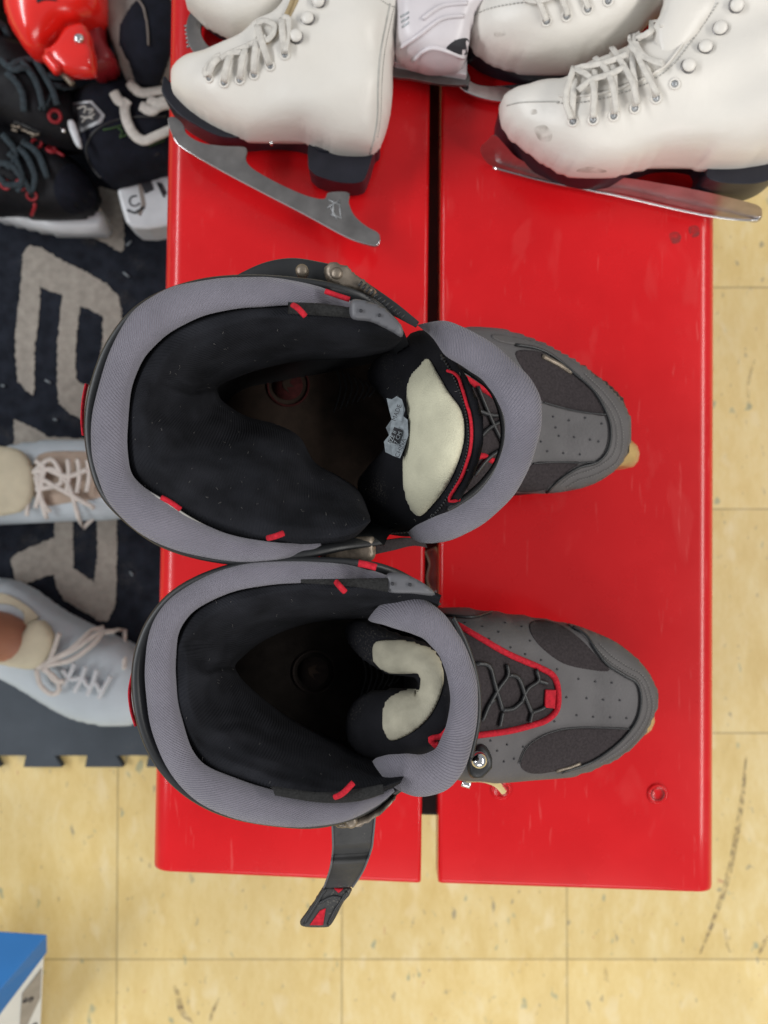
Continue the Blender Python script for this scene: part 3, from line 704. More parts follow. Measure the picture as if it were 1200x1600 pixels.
U_foot = [(985, 680), (975, 628), (940, 592), (880, 556), (800, 532), (700, 545), (600, 575), (500, 602), (410, 612), (360, 640), (345, 690), (360, 740), (420, 772), (520, 782), (620, 784), (720, 782), (830, 772), (900, 764), (950, 742), (977, 715)]
sp_u = dict(label='grey inline skate with wide open cream tongue patch, the one nearer the white skates', base=(640, 690), frame=((.167, .060, 0), (-.073, .050, 0)), foot=U_foot, toe=985, seed=0,
    creases=[[(258, 596, .006, 4.5), (300, 611, 0, 0), (345, 603, 0, 0)], [(262, 716, .0025, 6), (305, 710, 0, 0), (352, 724, 0, 0)], [(300, 585, .003, 8), (345, 566, 0, 0), (420, 556, 0, 0)], [(400, 505, .0018, 8), (480, 512, 0, 0), (570, 508, 0, 0)], [(395, 700, .002, 9), (450, 745, 0, 0), (540, 790, 0, 0)], [(230, 640, .0015, 8), (290, 660, 0, 0), (330, 650, 0, 0)]],
    upper=[(986, 672), (976, 636), (950, 606), (912, 575), (860, 545), (810, 528), (760, 521), (700, 528), (650, 560), (635, 640), (635, 720), (660, 765), (720, 780), (800, 771), (860, 771), (915, 761), (952, 742), (975, 716)],
    patches=[[(805, 553), (830, 548), (855, 556), (893, 584), (925, 612), (947, 648), (915, 645), (880, 638), (850, 629), (832, 600)],
             [(838, 722), (870, 723), (905, 722), (880, 742), (852, 764), (812, 768), (805, 755), (820, 738)]],
    rim=[(768, 524), (810, 529), (860, 546), (910, 576), (948, 606), (973, 638), (983, 672), (973, 714), (950, 740), (912, 759), (868, 768), (852, 766), (872, 748), (900, 728), (930, 722), (946, 702), (951, 672), (945, 648), (925, 612), (893, 582), (858, 556), (820, 542), (780, 534)],
    seams=[([(805, 540), (835, 545), (862, 557), (895, 583), (927, 612), (948, 650), (953, 678), (948, 704), (932, 722), (902, 731), (872, 750), (854, 767)], .0011),
           ([(848, 629), (880, 638), (915, 645), (947, 648)], .0005), ([(832, 724), (870, 722), (905, 723), (932, 721)], .0005)],
    stitch=[(905, 590), (938, 622), (958, 655), (962, 690), (952, 715), (925, 732), (895, 742), (872, 758)], stitch2=[(912, 586), (945, 618), (966, 652), (971, 692), (960, 722), (930, 740), (900, 750), (880, 762)],
    dots=[(864, 651), (889, 657), (914, 653), (940, 662), (873, 681), (897, 683), (922, 687), (855, 705), (880, 708), (906, 710), (836, 668), (845, 690), (818, 738), (868, 668), (935, 690)],
    lacepanel=[(735, 590), (770, 600), (800, 640), (800, 700), (775, 740), (730, 765), (720, 700), (722, 640)],
    piping=[(702, 588), (722, 590), (745, 604), (770, 620), (790, 645), (792, 690), (775, 720), (750, 712), (730, 725)],
    laces=[[(742, 605), (765, 660), (785, 700)], [(738, 640), (770, 650), (800, 640)], [(735, 700), (760, 670), (800, 650)], [(738, 740), (760, 715), (785, 700)]],
    scuffs=[([(846, 557), (868, 568), (893, 583)], .0018, 'brass')],
    shell=[(640, 540, .70), (622, 500, .735), (580, 462, .750), (520, 440, .757), (450, 430, .760), (380, 427, .760), (310, 434, .760), (245, 455, .760), (198, 487, .760), (160, 540, .760), (137, 605, .760), (129, 660, .760), (134, 715, .760), (152, 770, .760), (188, 812, .760), (245, 853, .760), (315, 876, .760), (400, 885, .760), (480, 873, .757), (540, 860, .750), (600, 852, .735)],
    shell_low=[(640, 580), (620, 575), (600, 572), (560, 580), (520, 590), (480, 598), (440, 606), (400, 612), (375, 625), (358, 645), (348, 670), (344, 690), (348, 710), (356, 735), (375, 755), (410, 770), (450, 778), (500, 782), (550, 783), (600, 784), (650, 784)],
    stripe=[(133, 600, .745), (128, 625, .745), (126, 655, .745), (128, 680, .745)],
    c_out=[(549, 471), (530, 460), (500, 448), (450, 437), (400, 433), (350, 434), (300, 441), (255, 455), (210, 486), (180, 530), (158, 590), (145, 650), (143, 700), (152, 745), (170, 785), (205, 822), (255, 853), (310, 869), (370, 878), (430, 875), (475, 866), (502, 852)],
    c_in=[(550, 484), (525, 480), (490, 477), (445, 477), (400, 480), (355, 485), (310, 497), (272, 515), (243, 538), (222, 566), (207, 602), (200, 650), (199, 700), (205, 735), (220, 757), (248, 776), (290, 803), (335, 826), (385, 841), (435, 848), (470, 849), (500, 848)],
    c_z=[.752]*2+[.760]*18+[.754]*2,
    l0=[(629, 524), (605, 508), (555, 486), (490, 474), (420, 474), (345, 483), (275, 508), (228, 550), (200, 615), (192, 700), (206, 752), (255, 790), (310, 822), (370, 845), (430, 854), (500, 852), (550, 842), (579, 815)],
    l3=[(627, 534), (612, 548), (575, 558), (520, 562), (460, 566), (405, 578), (365, 592), (346, 601), (340, 607), (341, 614), (350, 628), (385, 650), (430, 662), (468, 682), (492, 722), (530, 744), (562, 768), (578, 806)],
    bands=[([(545, 480), (500, 474), (450, 472)], [(600, 508), (545, 497), (450, 490)], .768)],
    loops=[[(457, 476, .775), (466, 482, .781), (477, 494, .779)], [(418, 841, .775), (430, 838, .781), (443, 833, .779)]],
    footbed=[(300, 600), (330, 560), (400, 540), (500, 520), (620, 530), (680, 600), (680, 720), (600, 790), (500, 780), (380, 700), (320, 650)], emblem=(450, 602))
ur, udr, uup, ulin = inline_skate(sp_u)

L_foot = [(1027, 1085), (1010, 1045), (968, 1008), (914, 983), (852, 969), (768, 958), (693, 950), (600, 935), (500, 930), (420, 945), (375, 980), (362, 1030), (385, 1080), (440, 1115), (540, 1150), (640, 1185), (740, 1205), (800, 1210), (860, 1208), (914, 1200), (968, 1178), (1005, 1145), (1022, 1110)]
cr = lambda l: [(560+a/2.4, 900+b/2.4) for a, b in l]
sp_l = dict(label='grey inline skate with folded tongue and a loose black strap hanging over the bench end', base=(640, 1080), frame=((.178, -.146, 0), (-.065, -.112, 0)), foot=L_foot, toe=1027, seed=2,
    creases=[[(325, 1046, .006, 4.5), (345, 1040, 0, 0), (372, 1042, 0, 0)], [(345, 1132, .0025, 6), (380, 1130, 0, 0), (425, 1150, 0, 0)], [(300, 1005, .0022, 7), (340, 1000, 0, 0), (390, 985, 0, 0)], [(470, 935, .0018, 8), (540, 940, 0, 0), (600, 936, 0, 0)], [(310, 1150, .0015, 8), (370, 1185, 0, 0), (470, 1215, 0, 0)]],
    upper=[(1028, 1088), (1016, 1055), (990, 1024), (955, 1000), (910, 981), (852, 968), (768, 956), (700, 950), (650, 970), (632, 1040), (635, 1110), (650, 1170), (700, 1198), (760, 1207), (800, 1211), (855, 1211), (914, 1202), (968, 1179), (1003, 1149), (1021, 1117)],
    patches=[cr([(640, 185), (665, 168), (720, 172), (775, 195), (840, 245), (900, 310), (940, 355), (860, 350), (770, 328), (700, 280), (655, 230)]),
             cr([(608, 695), (640, 635), (720, 590), (830, 570), (930, 572), (1010, 574), (960, 630), (870, 690), (770, 724), (670, 740), (620, 728)])],
    rim=cr([(780, 180), (860, 205), (980, 262), (1065, 350), (1110, 430), (1108, 500), (1058, 600), (978, 668), (850, 723), (740, 738), (860, 700), (960, 635), (1018, 575), (1045, 520), (1055, 460), (1042, 405), (1000, 378), (950, 350), (905, 305), (860, 245), (820, 205)]),
    seams=[(cr([(800, 195), (850, 225), (885, 275), (930, 330), (1000, 375), (1042, 402), (1056, 460), (1046, 525), (1018, 575), (960, 635), (870, 695), (760, 732)]), .0011),
           (cr([(600, 700), (635, 633), (720, 585), (830, 567), (1015, 572)]), .0005), (cr([(320, 150), (420, 160), (500, 140)]), .0009)],
    stitch=cr([(880, 262), (930, 312), (985, 350), (1045, 385), (1072, 430), (1080, 500), (1050, 570), (985, 640), (900, 695)]), stitch2=cr([(900, 258), (945, 300), (1000, 338), (1058, 372), (1088, 430), (1096, 500), (1065, 580), (1000, 650), (920, 700)]),
    dots=cr([(465, 190), (550, 176), (525, 210), (612, 190), (435, 217), (490, 236), (570, 268), (643, 243), (625, 293), (685, 315), (825, 386), (888, 396), (950, 400), (855, 458), (918, 464), (980, 466), (818, 522), (880, 528), (944, 530), (1005, 533), (495, 617), (557, 632), (617, 640), (520, 655), (583, 685), (545, 695), (735, 545), (780, 455), (400, 176), (745, 350)]),
    lacepanel=cr([(380, 200), (450, 240), (560, 300), (680, 350), (722, 380), (738, 430), (733, 495), (695, 532), (640, 552), (560, 572), (450, 588), (380, 600), (350, 400)]),
    piping=cr([(370, 188), (450, 234), (560, 294), (680, 345), (728, 375), (745, 430), (740, 500), (700, 540), (640, 560), (560, 580), (450, 595), (380, 602)]),
    laces=[cr(q) for q in ([(430, 330), (480, 335), (500, 400), (530, 500)], [(480, 480), (515, 420), (550, 370), (545, 330)], [(550, 370), (590, 380), (615, 450), (640, 510)], [(600, 470), (625, 420), (665, 390), (655, 350)],
                           [(455, 540), (480, 480), (500, 460)], [(530, 500), (570, 495), (605, 465)], [(640, 510), (670, 500), (690, 490)], [(530, 510), (520, 560)], [(640, 510), (632, 545)], [(665, 390), (700, 400)])],
    tab=cr([(694, 424), (732, 426), (728, 494), (690, 490)]),
    scuffs=[(cr([(740, 728), (790, 715), (830, 700)]), .0012, 'brass')],
    shell=[(690, 945, .70), (662, 915, .735), (620, 890, .750), (570, 876, .757), (500, 871, .760), (430, 872, .760), (370, 879, .760), (310, 898, .760), (262, 927, .760), (228, 968, .760), (209, 1015, .760), (203, 1065, .760), (210, 1125, .760), (229, 1178, .760), (258, 1220, .760), (300, 1255, .760), (355, 1280, .760), (430, 1294, .760), (500, 1296, .757), (570, 1276, .750), (640, 1230, .735)],
    shell_low=[(640, 940), (610, 936), (580, 934), (550, 932), (520, 930), (480, 932), (440, 940), (405, 955), (380, 975), (368, 995), (362, 1020), (362, 1035), (370, 1055), (385, 1080), (405, 1095), (435, 1112), (475, 1127), (520, 1143), (570, 1160), (610, 1174), (650, 1188)],
    stripe=[(205, 1052, .745), (200, 1080, .745), (203, 1110, .745), (210, 1134, .745)],
    c_out=[(604, 899), (575, 889), (530, 880), (475, 877), (420, 878), (370, 884), (320, 901), (275, 928), (246, 960), (231, 1000), (226, 1045), (229, 1095), (239, 1145), (257, 1190), (283, 1230), (325, 1262), (380, 1281), (440, 1291), (495, 1291), (545, 1281), (590, 1258), (617, 1236)],
    c_in=[(606, 909), (570, 910), (525, 910), (475, 911), (420, 914), (370, 923), (325, 942), (295, 963), (279, 990), (275, 1025), (276, 1065), (281, 1105), (290, 1145), (305, 1180), (330, 1200), (375, 1218), (425, 1235), (475, 1246), (525, 1250), (565, 1247), (595, 1239), (613, 1231)],
    c_z=[.752]*2+[.760]*18+[.754]*2,
    l0=[(690, 930), (650, 912), (600, 905), (540, 905), (470, 906), (400, 912), (345, 927), (297, 955), (272, 1000), (266, 1050), (272, 1110), (292, 1165), (325, 1203), (380, 1225), (440, 1242), (520, 1254), (580, 1246), (625, 1225)],
    l3=[(680, 960), (640, 965), (600, 967), (550, 968), (495, 972), (445, 986), (405, 1006), (378, 1028), (368, 1040), (371, 1050), (383, 1066), (412, 1092), (450, 1120), (495, 1144), (535, 1162), (565, 1178), (600, 1190), (640, 1195)],
    bands=[([(606, 903), (545, 904), (470, 905)], [(606, 925), (545, 916), (470, 911)], .770), ([(430, 1243), (500, 1254), (560, 1252), (600, 1240)], [(425, 1228), (500, 1238), (560, 1232), (598, 1225)], .770)],
    loops=[[(524, 908, .775), (530, 915, .781), (539, 925, .779)], [(520, 1247, .775), (535, 1240, .781), (552, 1223, .779)]],
    footbed=[(330, 1040), (360, 990), (440, 950), (560, 940), (660, 960), (690, 1060), (670, 1170), (590, 1215), (480, 1170), (380, 1100)], emblem=(490, 1050))
lr, ldr, lup, llin = inline_skate(sp_l)

# ---- tongue of the far skate
def tilt(xa, za, xb, zb):
    X0 = P(xa, 800, .70).x; X1 = P(xb, 800, .70).x
    return lambda x, y: float(np.interp(x, [X0, X1], [za-.70, zb-.70]))
tz = tilt(565, .655, 745, .735)
tg = blob('tongue', [(622, 528), (655, 513), (684, 535), (708, 572), (728, 612), (743, 660), (743, 710), (727, 760), (697, 803), (655, 836), (612, 836), (572, 824), (562, 785), (555, 748), (572, 722), (602, 690), (611, 650), (600, 612), (572, 572), (585, 545)], .70, .020, .012, 'tongue', ur, s=.0025, base=tz)
td = Drape(tg)
patch('tongue_patch', [(670, 561), (658, 572), (643, 592), (639, 626), (642, 655), (641, 688), (633, 726), (634, 755), (641, 788), (656, 806), (677, 788), (702, 755), (720, 713), (727, 676), (722, 642), (702, 613), (685, 584)], td, 'cream', tg, .0008, .002, 3, puff=.006)
tubes('piping', [dpath([(700, 580), (716, 590), (728, 625), (737, 660), (736, 700), (722, 745), (702, 780), (722, 778)], td, .0010, 50)], .0009, 'red', tg, 6)
dashes('stitching', [(690, 556), (712, 595), (728, 640), (733, 690), (720, 740), (690, 790), (650, 826), (610, 832)], td, 'shell', tg, .0007, 5, .6, .0008)
lab = slab('care_label', [(604, 622), (612, 624), (620, 619), (628, 624), (633, 640), (630, 650), (637, 656), (638, 680), (632, 700), (625, 716), (614, 712), (602, 706), (600, 690), (608, 680), (603, 668), (612, 655), (608, 640)], lambda a, b: .7075+.0004*(a-600)*.6+.0012*math.sin(b*.21), .0006, 'label', tg)
slab('label_print', [(606, 690), (621, 694), (629, 672), (616, 667)], .7145, .0006, 'ink', lab)
lx = P(630, 665, .7)-P(614, 705, .7)
text('label_text', 'SIZE 8', .0032, P(613, 684, .7155), lx, Vector((0, 0, 1)), 'label', lab, .0001)
text('label_text', '27 CM', .0032, P(621, 686, .7155), lx, Vector((0, 0, 1)), 'label', lab, .0001)
text('label_text', 'CHINA', .0036, P(626, 700, .7170), lx, Vector((0, 0, 1)), 'ink', lab, .0001)
text('label_text', 'MADE', .0036, P(620, 645, .7170), lx, Vector((0, 0, 1)), 'ink', lab, .0001)
edge_tube('tongue_collar', [(652, 508), (693, 501), (727, 513), (768, 534), (810, 572), (835, 601), (847, 634), (844, 676), (828, 726), (806, 770), (768, 809), (727, 834), (688, 848), (656, 848), (640, 838)],
          [(656, 511), (676, 528), (696, 555), (727, 576), (755, 595), (772, 617), (785, 646), (789, 680), (780, 720), (762, 752), (737, 777), (706, 797), (672, 810), (648, 822), (638, 832)], [.722, .735, .74, .742, .745, .748, .75, .75, .75, .748, .745, .742, .738, .728, .715], 'collar', tg, .62, n=90)
edge_tube('tongue_trim', [(690, 556), (735, 578), (765, 600), (783, 630), (792, 675), (782, 722), (760, 757), (735, 780), (700, 800)], [(688, 562), (728, 584), (758, 606), (774, 633), (782, 675), (774, 716), (752, 748), (728, 770), (698, 792)], [.722]*9, 'shell', tg, .8, n=60, nc=10)
# plastic flap, ratchet buckles
blob('flap', [(549, 469), (575, 471), (600, 482), (620, 500), (630, 516), (627, 527), (610, 517), (580, 503), (549, 497)], .772, .0025, .003, 'greyplastic', ur, s=.002, prof=3)
for a, b in ((564, 486), (593, 493)): revolve('rivet_hole', P(a, b, .7745), Vector((0, 0, 1)), [(.0008, -.001), (.0008, .0012), (.0001, .0012)], 'ink', ur, 10)
edge_tube('cuff_strap', [(366, 432), (410, 411), (455, 403), (500, 409), (540, 420), (580, 446), (620, 474), (655, 503)], [(375, 440), (415, 437), (460, 439), (510, 450), (545, 460), (580, 474), (612, 492), (650, 512)], [.738]*8, 'shell', ur, .30, n=50, nc=14)
b1 = blob('buckle', [(508, 416), (540, 415), (552, 428), (570, 440), (588, 455), (582, 466), (560, 458), (535, 452), (512, 440)], .745, .005, .004, 'brass', ur, s=.0018, prof=3)
for a, b in ((472, 423), (526, 428)):
    revolve('rivet', P(a, b, .749), Vector((0, 0, 1)), [(.0035, -.003), (.0034, .001), (.002, .0022), (.0003, .0024)], 'brass', ur, 16)
rt = tubes('strap_tooth', [[P(560+6*i, 447+4.6*i, .752), P(566+6*i, 440+4.6*i, .752)] for i in range(12)], .0007, 'shell', ur, 5)
b2 = blob('buckle', [(497, 852), (520, 846), (548, 840), (578, 838), (585, 842), (585, 872), (560, 880), (520, 878), (498, 868)], .735, .004, .006, 'brass', ur, s=.002, prof=3)
revolve('rivet', P(540, 851, .7395), Vector((0, 0, 1)), [(.0024, -.002), (.0022, .0008), (.0003, .001)], 'ink', ur, 12)
edge_tube('ratchet_strap', [(575, 850), (610, 842), (640, 840), (665, 848)], [(578, 868), (615, 860), (645, 853), (668, 856)], [.70, .69, .68, .67], 'brownmesh', ur, .2, n=24, nc=10)
tubes('stitching', [pxpath([(500, 850, .745), (506, 858, .745), (503, 868, .745)], 8)], .0022, 'shell', ur)
patch('edge_piece', [(236, 762), (262, 775), (300, 800), (340, 822), (345, 826), (300, 812), (258, 788)], Drape(ulin), 'seam', ur, .004, .001)
tubes('piping', [pxpath([(252, 777, .777), (268, 786, .777), (282, 796, .777)], 8)], .0013, 'red', ur)
tubes('piping', [pxpath([(508, 455, .766), (525, 461, .766), (546, 468, .766)], 8)], .0014, 'red', ur)
tubes('piping', [pxpath([(560, 880, .768), (575, 883, .768), (588, 887, .768)], 8)], .0018, 'red', lr)

# ---- tongue of the near skate: folded in two lobes
c5 = lambda l: [(180+a/2, 850+b/2) for a, b in l]
t1 = blob('tongue', c5([(716, 290), (720, 262), (745, 243), (790, 243), (870, 275), (960, 300), (1020, 340), (1050, 400), (1060, 470), (1050, 560), (1010, 615), (940, 645), (830, 672), (770, 664), (728, 630), (716, 580), (735, 515), (790, 472), (870, 455), (935, 452), (945, 425), (930, 405), (860, 405), (790, 375), (740, 335)]), .70, .024, .03, 'tongue', lr, s=.0022, base=tilt(540, .688, 700, .722))
t1d = Drape(t1)
patch('tongue_patch', c5([(806, 335), (812, 312), (835, 302), (900, 306), (960, 322), (1000, 345), (1024, 400), (1020, 460), (990, 530), (940, 580), (872, 613), (850, 598), (838, 560), (845, 505), (870, 478), (915, 462), (955, 455), (960, 430), (948, 402), (900, 403), (850, 395), (815, 370)]), t1d, 'creamdark', t1, .0008, .0018, 3, puff=.003)
edge_tube('tongue_collar', c5([(790, 236), (830, 186), (900, 158), (965, 172), (1025, 215), (1072, 280), (1110, 360), (1133, 450), (1130, 560), (1102, 675), (1060, 748), (1000, 785), (930, 787), (860, 752), (815, 700), (805, 678)]),
          c5([(797, 242), (845, 256), (900, 272), (950, 288), (985, 318), (1015, 355), (1035, 405), (1046, 470), (1040, 540), (1022, 600), (1000, 640), (960, 655), (905, 655), (850, 660), (818, 668), (807, 676)]), [.732, .74, .745]+[.75]*10+[.745, .74, .73], 'collar', t1, .60, n=90)
tubes('piping', [pxpath([(c5([(a, b)])[0][0], c5([(a, b)])[0][1], .738) for a, b in [(1042, 575), (1020, 600), (985, 610), (1012, 638), (1000, 622)]], 20)], .0016, 'red', t1)
edge_tube('cuff_trim', c5([(1060, 225), (1095, 290), (1125, 370), (1143, 460), (1142, 560), (1118, 670)]), c5([(1050, 235), (1080, 300), (1105, 375), (1122, 460), (1120, 560), (1096, 670)]), [.715]*6, 'shell', t1, .6, n=40, nc=10)
blob('flap', c5([(846, 98), (880, 88), (930, 104), (975, 130), (998, 152), (990, 162), (930, 155), (850, 148)]), .768, .0025, .004, 'greyplastic', lr, s=.002, prof=3)
for a, b in c5([(866, 124), (921, 127)]): revolve('rivet_hole', P(a, b, .7705), Vector((0, 0, 1)), [(.0009, -.001), (.0009, .0012), (.0001, .0012)], 'ink', lr, 10)
# loose strap hanging over the bench end
lft = spline(c5([(678, 870), (680, 915), (680, 960), (672, 1015), (652, 1075)]), 40); rgt = spline(c5([(812, 850), (806, 915), (800, 955), (775, 1020), (742, 1072)]), 40)
zz = np.interp(np.linspace(0, 1, 40), [0, .35, .5, .6, 1], [.705, .70, .690, .694, .672])
rows = [[P(*(lft[k]*(1-f)+rgt[k]*f), zz[k]+.0015*math.sin(f*math.pi)+dz) for k in range(40)] for dz, fs in ((.0, (0, .04, .25, .5, .75, .96, 1)), (-.0022, (1, .5, 0))) for f in fs]
rows.append(rows[0]); st = loft('strap', rows, 'greyplastic', lr); st.data.materials.clear(); M['strapblack'] = mat('black_webbing', (.030, .030, .030), .6, .35, 40, .0006, 250, dust=.3); st.data.materials.append(M['strapblack'])
tubes('strap_edge', [[P(*lft[k], zz[k]+.0005) for k in range(40)], [P(*rgt[k], zz[k]+.0005) for k in range(40)]], .0006, 'greyplastic', st, 6)
tip = blob('strap_tip', c5([(655, 1068), (700, 1072), (738, 1075), (735, 1090), (712, 1122), (690, 1165), (672, 1192), (655, 1198), (590, 1196), (577, 1180), (590, 1160), (622, 1115)]), .670, .003, .003, 'strapblack', lr, s=.002, prof=3)
tdr = Drape(tip)
patch('tip_mark', c5([(608, 1190), (640, 1145), (658, 1138), (650, 1190)]), tdr, 'red', tip, .0005, .0006, 2, sp=False)
patch('tip_mark', c5([(684, 1076), (712, 1078), (698, 1090)]), tdr, 'red', tip, .0005, .0006, 2, sp=False)
tubes('tip_ridge', [dpath(c5([(660, 1075), (625, 1130), (590, 1185)]), tdr, .0004, 12), dpath(c5([(725, 1085), (690, 1140), (665, 1190)]), tdr, .0004, 12), dpath(c5([(640, 1120), (680, 1100), (705, 1105)]), tdr, .0004, 12)], .0008, 'shell', tip, 6)
blob('buckle', c5([(690, 868), (760, 852), (800, 838), (850, 805), (880, 780), (865, 810), (820, 850), (760, 880), (700, 888)]), .742, .004, .006, 'brass', lr, s=.002, prof=3)
revolve('rivet', P(*c5([(737, 868)])[0], .748), Vector((0, 0, 1)), [(.0035, -.003), (.0034, .0005), (.002, .0016), (.0003, .0018)], 'brass', lr, 16)
# chromed instep buckle
revolve('buckle_pin', P(749, 1189, .668), Vector((0, 0, 1)), [(.0050, -.012), (.0054, -.003), (.0044, .001), (.0022, .0026), (.0004, .003)], 'chrome', lr, 20)
blob('buckle', [(728, 1180), (748, 1160), (764, 1172), (768, 1195), (755, 1212), (735, 1214)], .656, .007, .012, 'shell', lr, s=.002, prof=2)
tubes('buckle_lever', [pxpath([(728, 1216, .63), (752, 1216, .63), (775, 1224, .62), (790, 1240, .60)], 16)], .0028, 'chrome', lr, 8, .5)
tubes('buckle_lever', [pxpath([(722, 1222, .62), (735, 1226, .62)], 6)], .003, 'chrome', lr, 8, .7)

def fibres(ob, root, n, region, m, seed, L=(1.2, 5), r=.000055):
    rg = random.Random(seed); d = Drape(ob); ps = []
    for _ in range(n):
        a = rg.uniform(region[0], region[2]); b = rg.uniform(region[1], region[3])
        w = ray(a, b).normalized(); h = d.t.ray_cast(CAM, w)
        if h[0] is None: continue
        t = rg.uniform(0, 6.28); l = rg.uniform(*L)*.5; k = rg.uniform(-1, 1)
        pts = [(a-math.cos(t)*l, b-math.sin(t)*l), (a+k*math.sin(t)*l*.5, b-k*math.cos(t)*l*.5), (a+math.cos(t)*l, b+math.sin(t)*l)]
        try: ps.append([d(x_, y_, .0005)[0] for x_, y_ in pts])
        except Exception: pass
    ps = [q for q in ps if max((q[0]-q[1]).length, (q[1]-q[2]).length) < .006]
    o = tubes('lint', ps, r, m, root, 4); o['kind'] = 'stuff'
fibres(ulin, ur, 130, (200, 470, 630, 850), 'stitch', 3); fibres(llin, lr, 70, (275, 905, 640, 1250), 'stitch', 4)
fibres(tg, ur, 35, (570, 520, 740, 830), 'seam', 5)
# ================================================================== WHITE FIGURE SKATES (lying on their sides)
def eyelet(a, b, dr, root, R=.0030, m='seam'):
    c, n = dr(a, b, .0003); e = ringm('eyelet', c, n, R, .0009, 'whiteboot', root, 18, 8)
    revolve('eyelet_hole', c, n, [(R*.75, -.0008), (R*.75, .0002), (.0002, .0002)], 'zinc', e, 14)
def hook(a, b, dr, root):
    c, n = dr(a, b, 0); n = (n+Vector((-.1, -.2, .2))).normalized()
    revolve('hook_base', c, n, [(.0056, -.001), (.0057, .0008), (.005, .0012), (.001, .0012)], 'steel', root, 22)
    revolve('lace_hook', c, n, [(.0030, -.001), (.0028, .003), (.0048, .0026), (.0050, .0034), (.0042, .0044), (.0022, .0052), (.0004, .0054)], 'whiteboot', root, 22)
def figure_skate(label, boot, solo, blade, zc, h, base=None, bladez=None, loc=(400, 200), heel=None, sbase=None, hs=.030, blade_m='steel', tanp=None, s=.0028):
    root = thing('figure_skate', label, 'figure skate', P(*loc, BZ), 'white figure skates on the bench')
    bt = blob('boot', boot, zc-.012, h+.012, h*.45, 'whiteboot', root, s=s, prof=1.6, base=base, noise=.0015)
    def block(nm, q, ztop, bev):
        w_ = [tuple(P(a, b, BZ+.012))[:2] for a, b in dens(q)]
        o_ = slab(nm, w_, ztop, ztop-BZ-.006, 'sole', root, world=True, bev=bev); return o_
    so = block('sole', solo, zc-.010, .0022)
    if heel: block('heel', heel, zc-.0125, .003)
    bz = bladez if bladez is not None else zc
    bd = slab('blade', blade, bz, .0035, blade_m, root, sp=True, bev=.0006)
    return root, bt, so, bd
c6 = lambda l: [(250+a/3.077, b/3.077) for a, b in l]
A_boot = c6([(57, 430), (62, 375), (95, 328), (150, 305), (215, 302), (270, 285), (330, 255), (420, 225), (475, 150), (540, 160), (575, 120), (600, 70), (640, 0), (680, -140), (900, -200), (1120, -100), (1190, 20), (1165, 150), (1135, 250), (1120, 330), (1118, 450), (1105, 560), (1082, 650), (1052, 715), (1005, 748), (930, 752), (850, 744), (760, 712), (680, 680), (600, 672), (480, 680), (380, 664), (250, 606), (150, 540), (82, 475)])
A_sole = c6([(52, 430), (42, 470), (46, 520), (110, 602), (200, 662), (300, 710), (380, 720), (440, 716), (550, 708), (650, 716), (735, 742), (800, 785), (1030, 770), (1052, 715), (1005, 742), (850, 738), (760, 705), (600, 662), (480, 668), (380, 652), (250, 590), (150, 525), (80, 460)])
A_heel = c6([(735, 725), (722, 840), (740, 875), (775, 898), (880, 926), (970, 922), (1000, 875), (1030, 780), (1052, 715), (930, 748), (840, 735)])
A_blade = c6([(36, 575), (60, 560), (90, 575), (112, 600), (130, 645), (200, 685), (300, 700), (400, 705), (418, 725), (412, 765), (440, 805), (520, 855), (620, 905), (720, 945), (790, 955), (812, 925), (905, 925), (908, 975), (935, 1035), (990, 1085), (1048, 1118), (1058, 1150), (1048, 1178), (1015, 1180), (900, 1140), (700, 1032), (500, 928), (300, 822), (110, 710), (60, 650)])
A, Ab, As, Abl = figure_skate('white figure skate at the left whose whole steel blade points down the red board', A_boot, A_sole, A_blade, BZ+.046, .036, loc=(440, 200), heel=A_heel, bladez=BZ+.030, hs=.026)
adr = Drape(Ab)
for a, b in c6([(237, 375), (308, 398), (383, 385), (452, 360), (530, 318), (600, 265)]): eyelet(a, b, adr, A)
for a, b in c6([(655, 180), (712, 95), (765, 8)]): hook(a, b, adr, A)
def lace_over(eys, ups, dr, root, r=.0027, lift=.004):
    ps = []
    for (a, b), (c, d) in zip(eys, ups):
        pts = []; 
        for t in np.linspace(0, 1, 9):
            x_ = a+(c-a)*t; y_ = b+(d-b)*t; q = dr(x_, y_, .0015+lift*math.sin(math.pi*min(t*1.05, 1)*.9))[0]; pts.append(q)
        ps.append(pts)
    return tubes('laces', ps, r, 'lace', root, 8, .28)
lace_over(c6([(237, 372), (308, 395), (383, 382), (452, 357), (530, 315), (600, 262)]), c6([(300, 285), (350, 272), (425, 240), (485, 190), (475, 130), (590, 100)]), adr, A)
tubes('laces', [dpath(c6(q), adr, .004, 16) for q in ([(300, 285), (270, 300), (230, 350), (237, 372)], [(475, 130), (510, 118), (550, 135), (560, 165), (530, 205), (500, 215)], [(590, 100), (620, 110), (618, 180), (605, 258)],
      [(350, 272), (400, 250), (440, 235)], [(430, 235), (480, 215), (520, 195)], [(300, 300), (345, 275), (400, 268)])], .0023, 'lace', A, 8, .28)
tubes('back_seam', [dpath(c6([(1105, 20), (1085, 120), (1060, 250), (1048, 400), (1045, 560), (1030, 660), (1010, 740)]), adr, .0002, 50)], .0008, 'seam', A, 6)
dashes('stitching', c6([(1125, 30), (1100, 140), (1078, 260), (1066, 400), (1060, 560), (1045, 660)]), adr, 'seam', A, .0004, 4, .5)
dashes('stitching', c6([(1060, 0), (1100, 25), (1150, 38), (1188, 28)]), adr, 'seam', A, .0004, 4, .5)
tubes('tongue_edge', [dpath(c6([(505, 215), (560, 160), (600, 90), (640, 0)]), adr, .001, 20)], .0016, 'innertan', A, 6)
patch('lining', c6([(605, 95), (622, 90), (665, 5), (690, -60), (660, -60), (632, 0)]), adr, 'innertan', A, .0006, .0008, 2)
